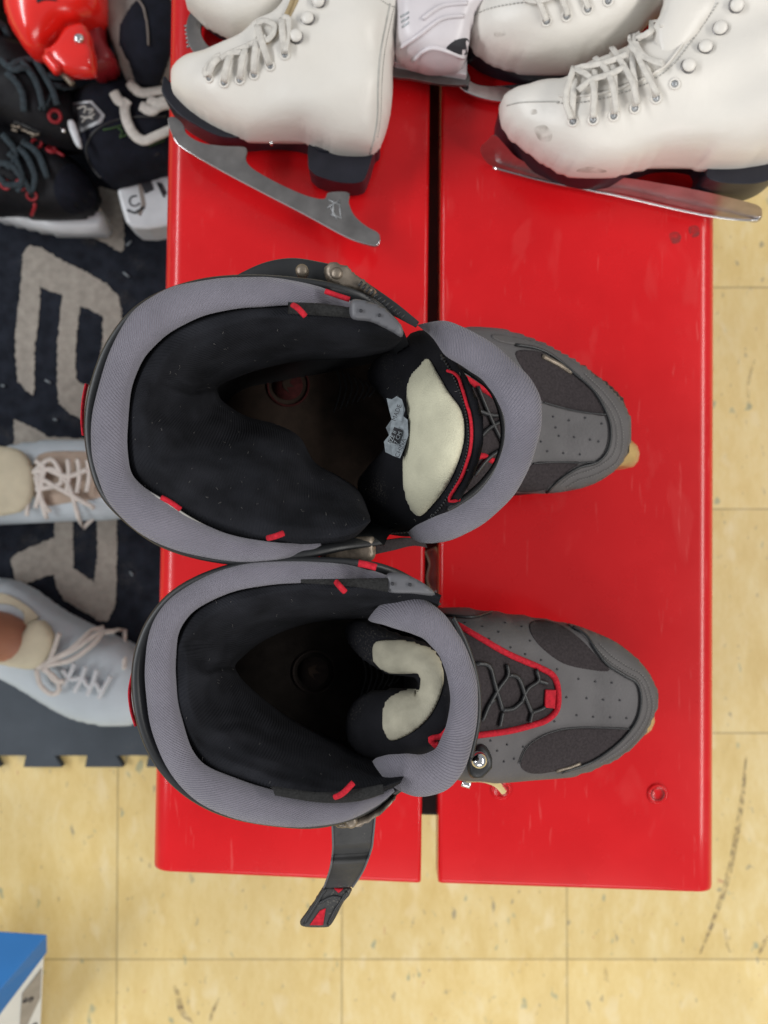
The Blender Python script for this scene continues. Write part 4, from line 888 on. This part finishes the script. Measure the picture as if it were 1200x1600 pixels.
tubes('engraving', [[P(a, b, BZ+.0303) for a, b in c6(q)] for q in ([(810, 960), (870, 990)], [(805, 1000), (865, 960)], [(820, 1030), (875, 1050)], [(835, 960), (830, 1040)], [(860, 965), (870, 1050)], [(815, 985), (850, 1055)])], .0006, 'zinc', Abl, 5)
tubes('ground_edge', [[P(a, b, BZ+.0300) for a, b in spline(c6([(62, 652), (110, 711), (300, 823), (500, 929), (700, 1033), (900, 1141), (1015, 1180), (1046, 1177), (1057, 1150)]), 60)]], .0007, 'chrome', Abl, 6)
revolve('screw', P(*c6([(535, 688)])[0], BZ+.072), Vector((0, 0, 1)), [(.0016, -.002), (.0014, .001), (.0002, .0014)], 'chrome', A, 10)
# toe-pick of a blade peeping past the heel
A2b = [(291, 0), (300, 22), (330, 45), (362, 60), (392, 62), (430, 60), (470, 0), (470, -90), (380, -120), (300, -80)]
A2s = [(290, -10), (295, 14), (320, 40), (352, 60), (385, 72), (398, 68), (402, 56), (380, 50), (340, 32), (312, 8), (306, -10)]
A2l = [(318, -4), (296, 22), (291, 44), (294, 66), (302, 80), (325, 96), (360, 110), (400, 110), (395, 92), (350, 84), (326, 72), (314, 52), (317, 32), (330, 22), (335, 0)]
A2, A2bt, _, _ = figure_skate('white figure skate toe peeking in behind the left one, dull pink toe pick', A2b, A2s, A2l, BZ+.040, .033, loc=(380, -10), bladez=BZ+.014, hs=.022)
tubes('toe_pick', [[P(297-2*math.sin(i), 40+6*i, BZ+.0125), P(288+1.5*i*.5, 41+6.6*i, BZ+.0125)] for i in range(6)], .0012, 'steel', A2, 6)
cb = lambda l: [(600+a/2, b/2) for a, b in l]
B_boot = cb([(360, 360), (362, 325), (390, 300), (440, 287), (500, 282), (545, 285), (580, 250), (620, 232), (700, 205), (760, 175), (800, 150), (850, 130), (880, 80), (930, 0), (960, -120), (1200, -160), (1420, -60), (1400, 200), (1330, 420), (1260, 490), (1200, 512), (1100, 527), (1000, 526), (900, 516), (860, 517), (800, 530), (720, 550), (640, 556), (560, 542), (480, 496), (405, 440), (370, 400)])
B_sole = cb([(354, 372), (347, 400), (352, 435), (400, 484), (470, 530), (560, 570), (650, 586), (740, 571), (850, 533), (950, 537), (1010, 560), (1240, 560), (1270, 490), (1200, 505), (1100, 519), (1000, 518), (870, 508), (800, 520), (720, 541), (640, 546), (560, 532), (480, 485), (405, 428), (370, 388)])
B_heel = cb([(965, 530), (972, 560), (960, 600), (990, 618), (1050, 625), (1120, 622), (1180, 598), (1230, 550), (1260, 495), (1180, 515), (1060, 525)])
B_blade = cb([(302, 465), (322, 440), (345, 420), (380, 455), (420, 495), (500, 530), (600, 555), (740, 555), (860, 572), (960, 590), (1060, 612), (1165, 640), (1182, 662), (1176, 688), (1140, 688), (1030, 668), (900, 640), (740, 604), (600, 585), (470, 555), (340, 515)])
B, Bb, Bs, Bbl = figure_skate('large scuffed white figure skate at the right, high shaft and bright polished blade', B_boot, B_sole, B_blade, BZ+.060, .044, loc=(990, 200), heel=B_heel, bladez=lambda a, b: BZ+.003+max(0, min(45, (345+(a-1186)*.215)-b))*.0009, hs=.034, blade_m='polished')
tubes('blade_edge', [pxpath([(770, 262, BZ+.006), (850, 283, BZ+.006), (960, 305, BZ+.006), (1060, 328, BZ+.006), (1130, 341, BZ+.006), (1180, 344, BZ+.006), (1189, 335, BZ+.010)], 40)], .0011, 'chrome', B, 8)
bdr = Drape(Bb)
tl = blob('tongue', cb([(850, 150), (840, 90), (870, 30), (900, -80), (1010, -80), (1040, 20), (980, 110), (900, 200), (870, 210)]), BZ+.095, .010, .02, 'whiteboot', B, s=.0028)
tld = Drape(tl)
for a, b in cb([(590, 378), (653, 374), (717, 362), (783, 338), (850, 307)]): eyelet(a, b, bdr, B, .0034)
for a, b in cb([(908, 262)]): eyelet(a, b, bdr, B, .0034)
for a, b in cb([(950, 208), (1003, 150), (1050, 90), (1100, 18)]): hook(a, b, bdr, B)
lace_over(cb([(590, 372), (653, 368), (717, 357), (783, 333), (850, 302)]), cb([(600, 235), (660, 205), (715, 175), (775, 150), (800, 175)]), bdr, B, .0025)
tubes('laces', [dpath(cb(q), bdr, .007, 16) for q in ([(600, 240), (640, 260), (655, 300), (653, 368)], [(660, 205), (690, 240), (710, 290), (717, 355)], [(715, 175), (740, 215), (770, 270), (783, 330)], [(775, 150), (790, 185), (815, 240), (850, 300)],
       [(775, 150), (800, 110), (860, 95), (870, 110)], [(770, 165), (800, 190), (840, 210), (872, 222)], [(800, 120), (790, 160), (820, 200), (870, 215)], [(600, 235), (580, 280), (575, 330), (590, 372)], [(600, 240), (650, 228), (700, 215), (760, 190)],
       [(610, 300), (650, 270), (700, 255), (750, 230)])], .0024, 'lace', B, 8, .28)
dashes('stitching', cb([(540, 322), (600, 322), (700, 305), (800, 270), (850, 245), (900, 205), (960, 130), (1010, 60), (1050, 0)]), bdr, 'seam', B, .0005, 6, .6)
tubes('facing_edge', [dpath(cb([(548, 300), (600, 302), (700, 288), (800, 252), (850, 225), (890, 195), (945, 120), (990, 60), (1020, 0)]), bdr, .0004, 40)], .0011, 'whiteboot', B, 6)
tubes('toe_seam', [dpath(cb([(385, 330), (430, 320), (500, 318), (548, 318)]), bdr, .0002, 24)], .0005, 'seam', B, 6)
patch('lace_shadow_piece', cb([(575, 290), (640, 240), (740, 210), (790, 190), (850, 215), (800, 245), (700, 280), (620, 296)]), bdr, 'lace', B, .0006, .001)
patch('scuff', cb([(470, 400), (500, 390), (525, 415), (520, 440), (490, 440), (475, 420)]), bdr, 'grime', B, .0002, 0)
patch('scuff', cb([(455, 345), (475, 342), (478, 355), (460, 358)]), bdr, 'grime', B, .0002, 0)
patch('scuff', cb([(600, 535), (660, 540), (700, 535), (640, 520)]), bdr, 'grime', B, .0002, 0)
B2b = cb([(262, 110), (262, 75), (285, 40), (330, 10), (400, -20), (600, -150), (1000, -150), (1000, -20), (840, 60), (780, 130), (700, 185), (600, 218), (540, 228), (440, 222), (350, 200), (285, 160)])
B2s = cb([(255, 110), (250, 140), (258, 178), (300, 215), (380, 245), (480, 262), (560, 258), (640, 240), (760, 180), (720, 168), (640, 200), (560, 218), (480, 220), (380, 205), (300, 165), (268, 130)])
B2l = cb([(215, 215), (240, 190), (270, 185), (255, 220), (275, 255), (330, 268), (430, 262), (540, 262), (640, 255), (640, 290), (520, 300), (400, 318), (300, 305), (235, 270)])
B2, B2bt, _, _ = figure_skate('white figure skate behind the large one, only toe and first eyelets in view', B2b, B2s, B2l, BZ+.050, .042, loc=(880, 20), bladez=BZ+.012, hs=.032, blade_m='chrome')
b2d = Drape(B2bt)
for a, b in cb([(507, 65), (570, 50), (636, 28), (700, 2)]): eyelet(a, b, b2d, B2, .0034)
tubes('laces', [dpath(cb(q), b2d, .003, 12) for q in ([(507, 62), (495, 30), (475, -10)], [(570, 48), (560, 15), (545, -15)], [(636, 26), (625, 0), (615, -25)], [(440, 2), (480, 8), (540, -10)])], .0024, 'lace', B2, 8, .28)
dashes('stitching', cb([(270, 60), (300, 38), (350, 22), (420, 10), (460, 8)]), b2d, 'seam', B2, .0005, 6, .6)
patch('scuff', cb([(345, 100), (372, 92), (380, 108), (350, 115)]), b2d, 'grime', B2, .0002, 0)
# hockey style white skate between
C = thing('hockey_skate', 'white plastic hockey skate lying between the figure skates, wide dull steel runner', 'hockey skate', P(680, 40, BZ))
cshell = blob('shell', cb([(40, 60), (30, 150), (60, 185), (120, 200), (190, 210), (250, 195), (270, 120), (300, 60), (420, 0), (400, -120), (60, -140)]), BZ+.045, .030, .03, 'greyholder', C, s=.003, prof=2.2)
cdr = Drape(cshell)
tubes('shell_ridge', [dpath(cb([(50, 150), (110, 110), (180, 60), (250, 50)]), cdr, .0004, 20), dpath(cb([(90, 190), (150, 150), (250, 180)]), cdr, .0004, 20), dpath(cb([(120, 60), (180, 20), (260, 10)]), cdr, .0004, 20)], .0018, 'greyholder', C, 6)
patch('vent', cb([(195, 150), (225, 125), (262, 122), (262, 168), (215, 165)]), cdr, 'ink', C, .0003, .0005, 2)
for i in range(3): patch('stripe', cb([(52+2*i, 50+16*i), (78, 35+16*i), (78, 42+16*i), (52+2*i, 57+16*i)]), cdr, 'zinc', C, .0004, .0005, 1.5, sp=False)
slab('runner', cb([(20, 180), (60, 172), (140, 195), (230, 212), (262, 225), (262, 262), (180, 262), (80, 245), (25, 235)]), BZ+.020, .004, 'steel', C, sp=True, bev=.0006)
slab('runner_foot', cb([(30, 150), (260, 180), (260, 235), (30, 195)]), BZ+.028, .02, 'greyholder', C, bev=.002)

# ================================================================== SKATES PILED ON THE FLOOR AT THE LEFT
g1 = 'used skates piled on the floor'
c3 = lambda l: [(a/4.326, b/4.326) for a, b in l]
# black skate with a whitish sole, lowest left
H1 = thing('hockey_skate', 'black skate with dark laces, red eyelets and a pale blade holder, lowest in the pile', 'hockey skate', P(50, 290, .025), g1)
h1 = blob('boot', c3([(-200, 900), (0, 860), (200, 880), (330, 960), (450, 1050), (560, 1130), (640, 1240), (660, 1350), (610, 1420), (480, 1460), (300, 1470), (120, 1440), (-200, 1380)]), .11, .05, .05, 'blackleather', H1, s=.005, prof=1.6, noise=.003)
h1d = Drape(h1)
blob('blade_holder', c3([(-200, 1385), (0, 1410), (150, 1455), (300, 1490), (450, 1490), (560, 1450), (640, 1370), (700, 1440), (722, 1510), (700, 1560), (560, 1580), (400, 1570), (200, 1535), (0, 1480), (-200, 1450)]), .07, .018, .03, 'holder', H1, s=.004, prof=3)
tubes('laces', [dpath(c3(q), h1d, .005, 16) for q in ([(20, 930), (90, 1000), (110, 1090), (60, 1160)], [(0, 1120), (60, 1130), (130, 1180), (220, 1300)], [(120, 1000), (180, 1060), (240, 1180), (215, 1290)], [(0, 1190), (60, 1240), (140, 1240)], [(150, 960), (230, 1010), (290, 1090), (330, 1200)], [(60, 1040), (110, 1100), (150, 1200), (120, 1280)])], .004, 'darklace', H1, 8, .5)
for a, b in c3([(215, 1320), (35, 1245), (250, 970), (350, 1015), (140, 1250)]):
    c, n = h1d(a, b, .0005); ringm('eyelet', c, n, .0055, .0018, 'eyered', H1, 16, 6)
patch('toe_panel', c3([(440, 1120), (540, 1130), (630, 1240), (650, 1340), (600, 1410), (470, 1440), (380, 1340), (370, 1220)]), h1d, 'darkfabric', H1, .0008, .001, 3)
tubes('red_trim', [dpath(c3([(240, 1370), (230, 1410), (215, 1450)]), h1d, .001, 8), dpath(c3([(330, 1020), (380, 1030), (430, 1060)]), h1d, .001, 8)], .0022, 'eyered', H1, 6)
# black skate above, with buckles
H2 = thing('hockey_skate', 'black skate with lace rows, red eyelet and steel buckle, below the red shell', 'hockey skate', P(60, 180, .025), g1)
h2 = blob('boot', c3([(-200, 300), (40, 280), (200, 360), (330, 400), (460, 520), (520, 700), (560, 900), (540, 980), (420, 1000), (260, 960), (80, 860), (-200, 800)]), .15, .05, .06, 'blackleather', H2, s=.005, prof=1.6, noise=.003)
h2d = Drape(h2)
tubes('laces', [dpath(c3(q), h2d, .005, 16) for q in ([(60, 500), (120, 560), (170, 660), (180, 750)], [(150, 440), (220, 520), (270, 640), (290, 740)], [(240, 430), (300, 520), (350, 620), (380, 720)], [(300, 440), (380, 470), (460, 470)], [(320, 520), (400, 535), (470, 525)], [(340, 590), (420, 605), (480, 590)], [(20, 420), (90, 480), (180, 470)], [(60, 480), (130, 440), (230, 420)])], .004, 'darklace', H2, 8, .5)
for a, b in c3([(370, 785), (100, 900)]):
    c, n = h2d(a, b, .0005); ringm('eyelet', c, n, .0065, .0022, 'eyered', H2, 16, 6)
bk = patch('buckle_strap', c3([(80, 850), (100, 815), (160, 835), (280, 890), (260, 920), (150, 880)]), h2d, 'shell', H2, .002, .002, 2, sp=False)
tubes('buckle', [dpath(c3([(90, 830), (150, 845)]), h2d, .004, 6), dpath(c3([(90, 855), (130, 868)]), h2d, .004, 6), dpath(c3([(165, 860), (260, 900)]), h2d, .004, 6), dpath(c3([(230, 905), (270, 890)]), h2d, .004, 6)], .0017, 'brass', H2, 6)
dome('rivet', *h2d(*c3([(430, 880)])[0], .001), .003, .003, 'chrome', H2)
# far-left dark skate going out of frame
H3 = thing('skate', 'very dark skate at the top left corner, half out of view', 'skate', P(0, 60, .03), g1)
h3 = blob('boot', c3([(-300, -200), (60, -200), (80, 0), (70, 150), (120, 300), (60, 400), (-100, 430), (-300, 350)]), .16, .05, .06, 'blackleather', H3, s=.006, prof=1.6, noise=.003)
tubes('laces', [dpath(c3(q), Drape(h3), .004, 12) for q in ([(-40, 150), (20, 200), (60, 300)], [(-60, 220), (0, 280), (40, 360)])], .004, 'darklace', H3, 8, .5)
# black skate with badge, white lace and white blade holder
H4 = thing('hockey_skate', 'black skate with square badge, loose white lace and white blade holder marked C', 'hockey skate', P(200, 230, .025), g1)
h4 = blob('boot', c3([(470, 690), (600, 640), (800, 580), (1000, 570), (1240, 600), (1260, 900), (1240, 1150), (1100, 1190), (950, 1230), (800, 1260), (690, 1210), (620, 1120), (575, 1020), (560, 930), (510, 850)]), .13, .045, .05, 'darkfabric', H4, s=.005, prof=1.8, noise=.0015)
h4d = Drape(h4)
tubes('toe_seam', [dpath(c3([(1120, 790), (950, 790), (800, 810), (680, 860), (610, 930), (585, 1020), (620, 1120), (700, 1220)]), h4d, .0006, 30)], .0016, 'shell', H4, 6)
ho = slab('blade_holder', c3([(785, 1275), (900, 1240), (1090, 1160), (1240, 1150), (1240, 1490), (1180, 1515), (1000, 1545), (900, 1540), (845, 1495), (815, 1400)]), .125, .05, 'holder', H4, bev=.006)
text('holder_letter', 'C', .020, P(*c3([(905, 1365)])[0], .1255), Vector((1, .4, 0)), Vector((0, 0, 1)), 'ink', ho)
slab('holder_slot', c3([(950, 1240), (1015, 1210), (1040, 1280), (980, 1310)]), .1258, .004, 'ink', ho)
slab('holder_strip', c3([(930, 1235), (955, 1228), (985, 1380), (950, 1460), (930, 1450), (955, 1380)]), .1256, .002, 'taupe', ho)
tubes('holder_mark', [[P(*q, .126) for q in c3([(1065, 1235), (1085, 1280), (1110, 1330)])], [P(*q, .126) for q in c3([(1085, 1240), (1120, 1310)])], [P(*q, .126) for q in c3([(860, 1420), (910, 1440), (975, 1400)])]], .0014, 'ink', ho, 5)
bdg = patch('badge', c3([(480, 700), (620, 680), (710, 780), (690, 830), (550, 895), (510, 820)]), h4d, 'zinc', H4, .0015, .002, 2, sp=False)
patch('badge_face', c3([(510, 715), (615, 700), (680, 780), (665, 815), (560, 865), (530, 810)]), h4d, 'ink', bdg, .0024, .001, 2, sp=False)
tubes('badge_mark', [dpath(c3(q), h4d, .0035, 8) for q in ([(540, 740), (590, 725), (580, 770)], [(600, 745), (640, 745), (610, 775)], [(560, 790), (610, 800), (650, 775)], [(570, 830), (600, 800), (640, 810)])], .0011, 'seam', bdg, 5)
tubes('laces', [dpath(c3(q), h4d, .007, 26) for q in ([(780, 640), (810, 690), (860, 710), (880, 690)], [(860, 700), (860, 800), (900, 900), (980, 960), (1060, 930), (1160, 870)], [(890, 580), (960, 640), (1050, 640), (1140, 620)], [(970, 740), (1030, 770), (1080, 740), (1140, 730)], [(1010, 700), (1060, 720), (1140, 690)])], .006, 'lace', H4, 8, .5)
tubes('embroidery', [dpath(c3(q), h4d, .001, 14) for q in ([(700, 880), (760, 870), (830, 850)], [(800, 870), (830, 890), (810, 930), (860, 910)], [(1010, 990), (1060, 970), (1110, 950)], [(860, 900), (900, 910)])], .0012, 'green', H4, 5)
wt = blob('side_label', c3([(455, 830), (490, 810), (520, 860), (555, 990), (540, 1005), (500, 960)]), .185, .002, .004, 'holder', H4, s=.003, prof=3)
# taupe shoe with black oval
H5 = thing('skate', 'taupe leather skate with a big black oval padded tongue, beside the red shell', 'skate', P(215, 60, .03), g1)
h5 = blob('boot', c3([(690, -200), (720, 100), (750, 250), (800, 400), (850, 540), (900, 600), (1100, 600), (1240, 560), (1240, -200)]), .16, .05, .06, 'taupe', H5, s=.005, prof=1.8)
h5d = Drape(h5)
patch('tongue', c3([(870, 80), (960, -20), (1080, -60), (1180, 60), (1190, 250), (1140, 400), (1080, 560), (1000, 580), (920, 540), (880, 420), (830, 330), (815, 200)]), h5d, 'darkfabric', H5, .001, .003, 3, puff=.012)
tubes('tongue_seam', [dpath(c3([(940, 30), (990, 100), (1010, 220), (1015, 330)]), h5d, .0145, 20)], .0012, 'taupe', H5, 6)
# red plastic shell
H6 = thing('plastic_skate_boot', 'glossy bright red plastic boot shell with hinged flap on top of the pile', 'plastic boot', P(90, 50, .14), g1)
h6 = blob('shell', c3([(70, 80), (60, -60), (150, -200), (450, -260), (680, -200), (720, 0), (700, 120), (600, 200), (480, 230), (400, 310), (330, 370), (250, 400), (180, 350), (110, 240), (80, 170)]), .215, .045, .05, 'plasticred', H6, s=.004, prof=1.3)
blob('ankle_guard', c3([(560, 150), (700, 100), (720, 200), (730, 300), (790, 400), (790, 460), (700, 500), (640, 520), (560, 420), (520, 280)]), .19, .022, .03, 'plasticreddark', H6, s=.004, prof=2)
h6f = blob('flap', c3([(300, 375), (330, 345), (400, 320), (460, 215), (520, 190), (580, 180), (620, 250), (640, 350), (655, 430), (640, 510), (560, 525), (470, 515), (400, 480), (350, 450)]), .235, .016, .014, 'plasticred', H6, s=.0035, prof=2)
f6 = Drape(h6f)
dome('screw', *f6(*c3([(535, 265)])[0], .001), .0055, .004, 'chrome', H6)
tubes('hinge_pin', [pxpath([(*c3([(425, 495)])[0], .235), (*c3([(460, 535)])[0], .235), (*c3([(490, 570)])[0], .235)], 8)], .0035, 'brass', H6, 8)
tubes('hinge_pin', [pxpath([(*c3([(320, 380)])[0], .245), (*c3([(400, 480)])[0], .245)], 8)], .007, 'plasticred', H6, 8)
tubes('shell_groove', [dpath(c3([(250, 10), (300, -10), (380, -5)]), Drape(h6), .0002, 10)], .002, 'ink', H6, 6)

# ================================================================== PERSON standing at the left (only the feet reach into the frame)
def sneaker(pts, tng, m_, laces, root, zc=.055):
    o = blob('sneaker', pts, zc, .042, .032, 'sneaker', root, s=.003, prof=1.7)
    q = [(a, b) for a, b in pts]
    blob('sneaker_sole', q, .036, .012, .014, 'sneakersole', o, s=.003, prof=4)
    return o
pb = P(-10, 900, 0)
per = None
def skin_body():
    me = bpy.data.meshes.new('person')
    an1 = P(-78, 752, .11); an2 = P(0, 987, .10)
    toe1 = P(110, 752, .05); toe2 = P(110, 1050, .05)
    V = [(an1.x-.42, (an1.y+an2.y)/2, .96), (an1.x-.40, an1.y+.06, .90), (an1.x-.20, an1.y+.03, .50), an1+Vector((-.07, 0, .12)), an1, toe1,
         (an2.x-.42, an2.y-.04, .90), (an2.x-.22, an2.y-.03, .50), an2+Vector((-.07, 0, .12)), an2, toe2]
    E = [(0, 1), (1, 2), (2, 3), (3, 4), (4, 5), (0, 6), (6, 7), (7, 8), (8, 9), (9, 10)]
    rad = [.12, .085, .058, .036, .031, .026, .085, .058, .038, .033, .026]
    me.from_pydata([tuple(v) for v in V], E, []); o = bpy.data.objects.new('person', me); S.collection.objects.link(o)
    o.modifiers.new('s', 'SKIN'); me.skin_vertices.new() if not me.skin_vertices else None
    for k, r in enumerate(rad): me.skin_vertices[0].data[k].radius = (r, r)
    me.skin_vertices[0].data[0].use_root = True
    sb = o.modifiers.new('u', 'SUBSURF'); sb.levels = sb.render_levels = 2
    me.materials.append(M['skin']); return o
per = skin_body()
dg = bpy.context.evaluated_depsgraph_get(); mm = bpy.data.meshes.new_from_object(per.evaluated_get(dg)); per.modifiers.clear(); per.data = mm
mm.polygons.foreach_set('use_smooth', [True]*len(mm.polygons)); mm.update()
tag(per, 'person in pale blue sneakers at the left edge, only feet and ankle in view', 'person')
s1 = sneaker([(-90, 705), (0, 700), (60, 691), (130, 688), (190, 698), (228, 725), (238, 760), (228, 795), (185, 811), (100, 815), (0, 820), (-90, 822), (-150, 800), (-160, 760), (-140, 720)], None, None, None, per)
s2 = sneaker([(-80, 900), (0, 903), (45, 917), (100, 955), (160, 985), (212, 1010), (245, 1050), (240, 1105), (205, 1132), (150, 1129), (100, 1113), (50, 1082), (0, 1055), (-60, 1030), (-120, 1000), (-140, 950), (-120, 915)], None, None, None, per)
s1d = Drape(s1); s2d = Drape(s2)
blob('sneaker_tongue', [(-60, 698), (0, 697), (38, 708), (54, 745), (46, 787), (15, 804), (-60, 806), (-70, 750)], .105, .012, .02, 'sneakertongue', s1, s=.004)
blob('sneaker_tongue', [(32, 1000), (38, 985), (52, 970), (70, 972), (82, 990), (80, 1015), (65, 1040), (45, 1046), (10, 1040), (-10, 1035), (15, 1026)], .105, .012, .02, 'sneakertongue', s2, s=.004)
patch('collar_padding', [(-20, 928), (10, 930), (38, 945), (60, 965), (48, 972), (36, 985), (38, 960), (15, 945), (-20, 942)], s2d, 'sneakertongue', s2, .003, .003, 3)
M['shoelining'] = mat('warm_suede', (.42, .33, .26), .85, .12, 60, .0006, 300)
patch('lace_area', [(60, 712), (110, 705), (160, 712), (165, 745), (160, 775), (110, 785), (62, 788), (52, 750)], s1d, 'shoelining', s1, .0008, .002, 3)
def nl(name, qs, d, o, off, r, m): return tubes(name, [dpath(q, d, off, 18) for q in qs], r, m, o, 8, .5)
nl('laces', [[(58, 735), (72, 745), (60, 790)], [(60, 738), (90, 735), (112, 760), (125, 800), (133, 820)], [(55, 740), (85, 720), (100, 755), (60, 765)], [(60, 745), (70, 780), (82, 795)], [(62, 740), (66, 770), (76, 802)], [(60, 742), (90, 760), (150, 790)], [(42, 715), (50, 740), (46, 800)],
             [(60, 722), (75, 735), (62, 755)], [(110, 720), (112, 745), (108, 770)], [(125, 720), (128, 745), (124, 770)], [(140, 722), (143, 745), (139, 768)], [(80, 735), (110, 745), (140, 735)]], s1d, s1, .010, .0030, 'pinklace')
nl('laces', [[(62, 1042), (85, 1030), (120, 1015), (150, 1000), (195, 995)], [(62, 1042), (90, 1035), (115, 1030), (150, 1008), (158, 992), (140, 995), (110, 1018), (80, 1030)], [(62, 1042), (68, 1065), (85, 1080), (98, 1075), (90, 1055), (70, 1042)], [(80, 1035), (88, 1015), (95, 992)], [(75, 1040), (90, 1060), (105, 1062)]], s2d, s2, .011, .0032, 'pinklace')
nl('laces', [[(100, 1070), (112, 1052), (118, 1035)], [(118, 1080), (130, 1058), (136, 1040)], [(138, 1085), (147, 1065), (153, 1045)], [(155, 1090), (165, 1072), (174, 1055)], [(100, 1045), (112, 1060), (130, 1058), (140, 1072), (150, 1065), (158, 1080)]], s2d, s2, .006, .0030, 'holder')

# ================================================================== BLUE LIDDED BOX at the bottom left
bx = thing('cardboard_box', 'blue lidded box with a white printed side at the bottom left corner', 'box', P(-20, 1600, .001))
t_ = [P(-140, 1445, .13), P(74, 1460, .13), P(-5, 1552, .13), P(-220, 1560, .13)]
lo_ = [P(-140, 1480, .10), P(74, 1488, .104), P(-3, 1590, .104), P(-220, 1600, .10)]
bt_ = [P(-150, 1580, .003), P(62, 1640, .003), P(-25, 1745, .003), P(-240, 1750, .003)]
boxm('lid', lo_, t_, 'blue', bx, .0012)
ins = [lo_[i].lerp(sum(lo_, Vector())/4, .025)+Vector((0, 0, .002)) for i in range(4)]
body = boxm('box_body', bt_, ins, 'card', bx, .001)
# print on the side that faces the room: panel between corners 1 and 2
def side(u, v, off=.0012):
    a = ins[1].lerp(ins[2], u); b = bt_[1].lerp(bt_[2], u); n = (ins[2]-ins[1]).cross(bt_[1]-ins[1]).normalized()
    if n.z < 0: n = -n
    return a.lerp(b, v)+n*off, n
def sidepoly(name, q, m, off=.0012):
    V = [side(u, v, off)[0] for u, v in q]; return finish(name, mesh(name, V, [tuple(range(len(V)))]), m, body, False)
sidepoly('print_panel', [(.05, .10), (.45, .10), (.45, .62), (.05, .40)], 'taupeprint')
nS = side(.5, .5)[1]; xS = (ins[2]-ins[1])
text('print_text', 'S', .022, side(.30, .25, .002)[0], -xS, nS, 'ink', body)
text('print_text', '6', .022, side(.18, .60, .002)[0], -xS, nS, 'ink', body)
text('print_text', 'S', .018, side(.75, .28, .002)[0], -xS, nS, 'orange', body)
text('print_text', 'Z', .022, side(.85, .52, .002)[0], -xS, nS, 'ink', body)
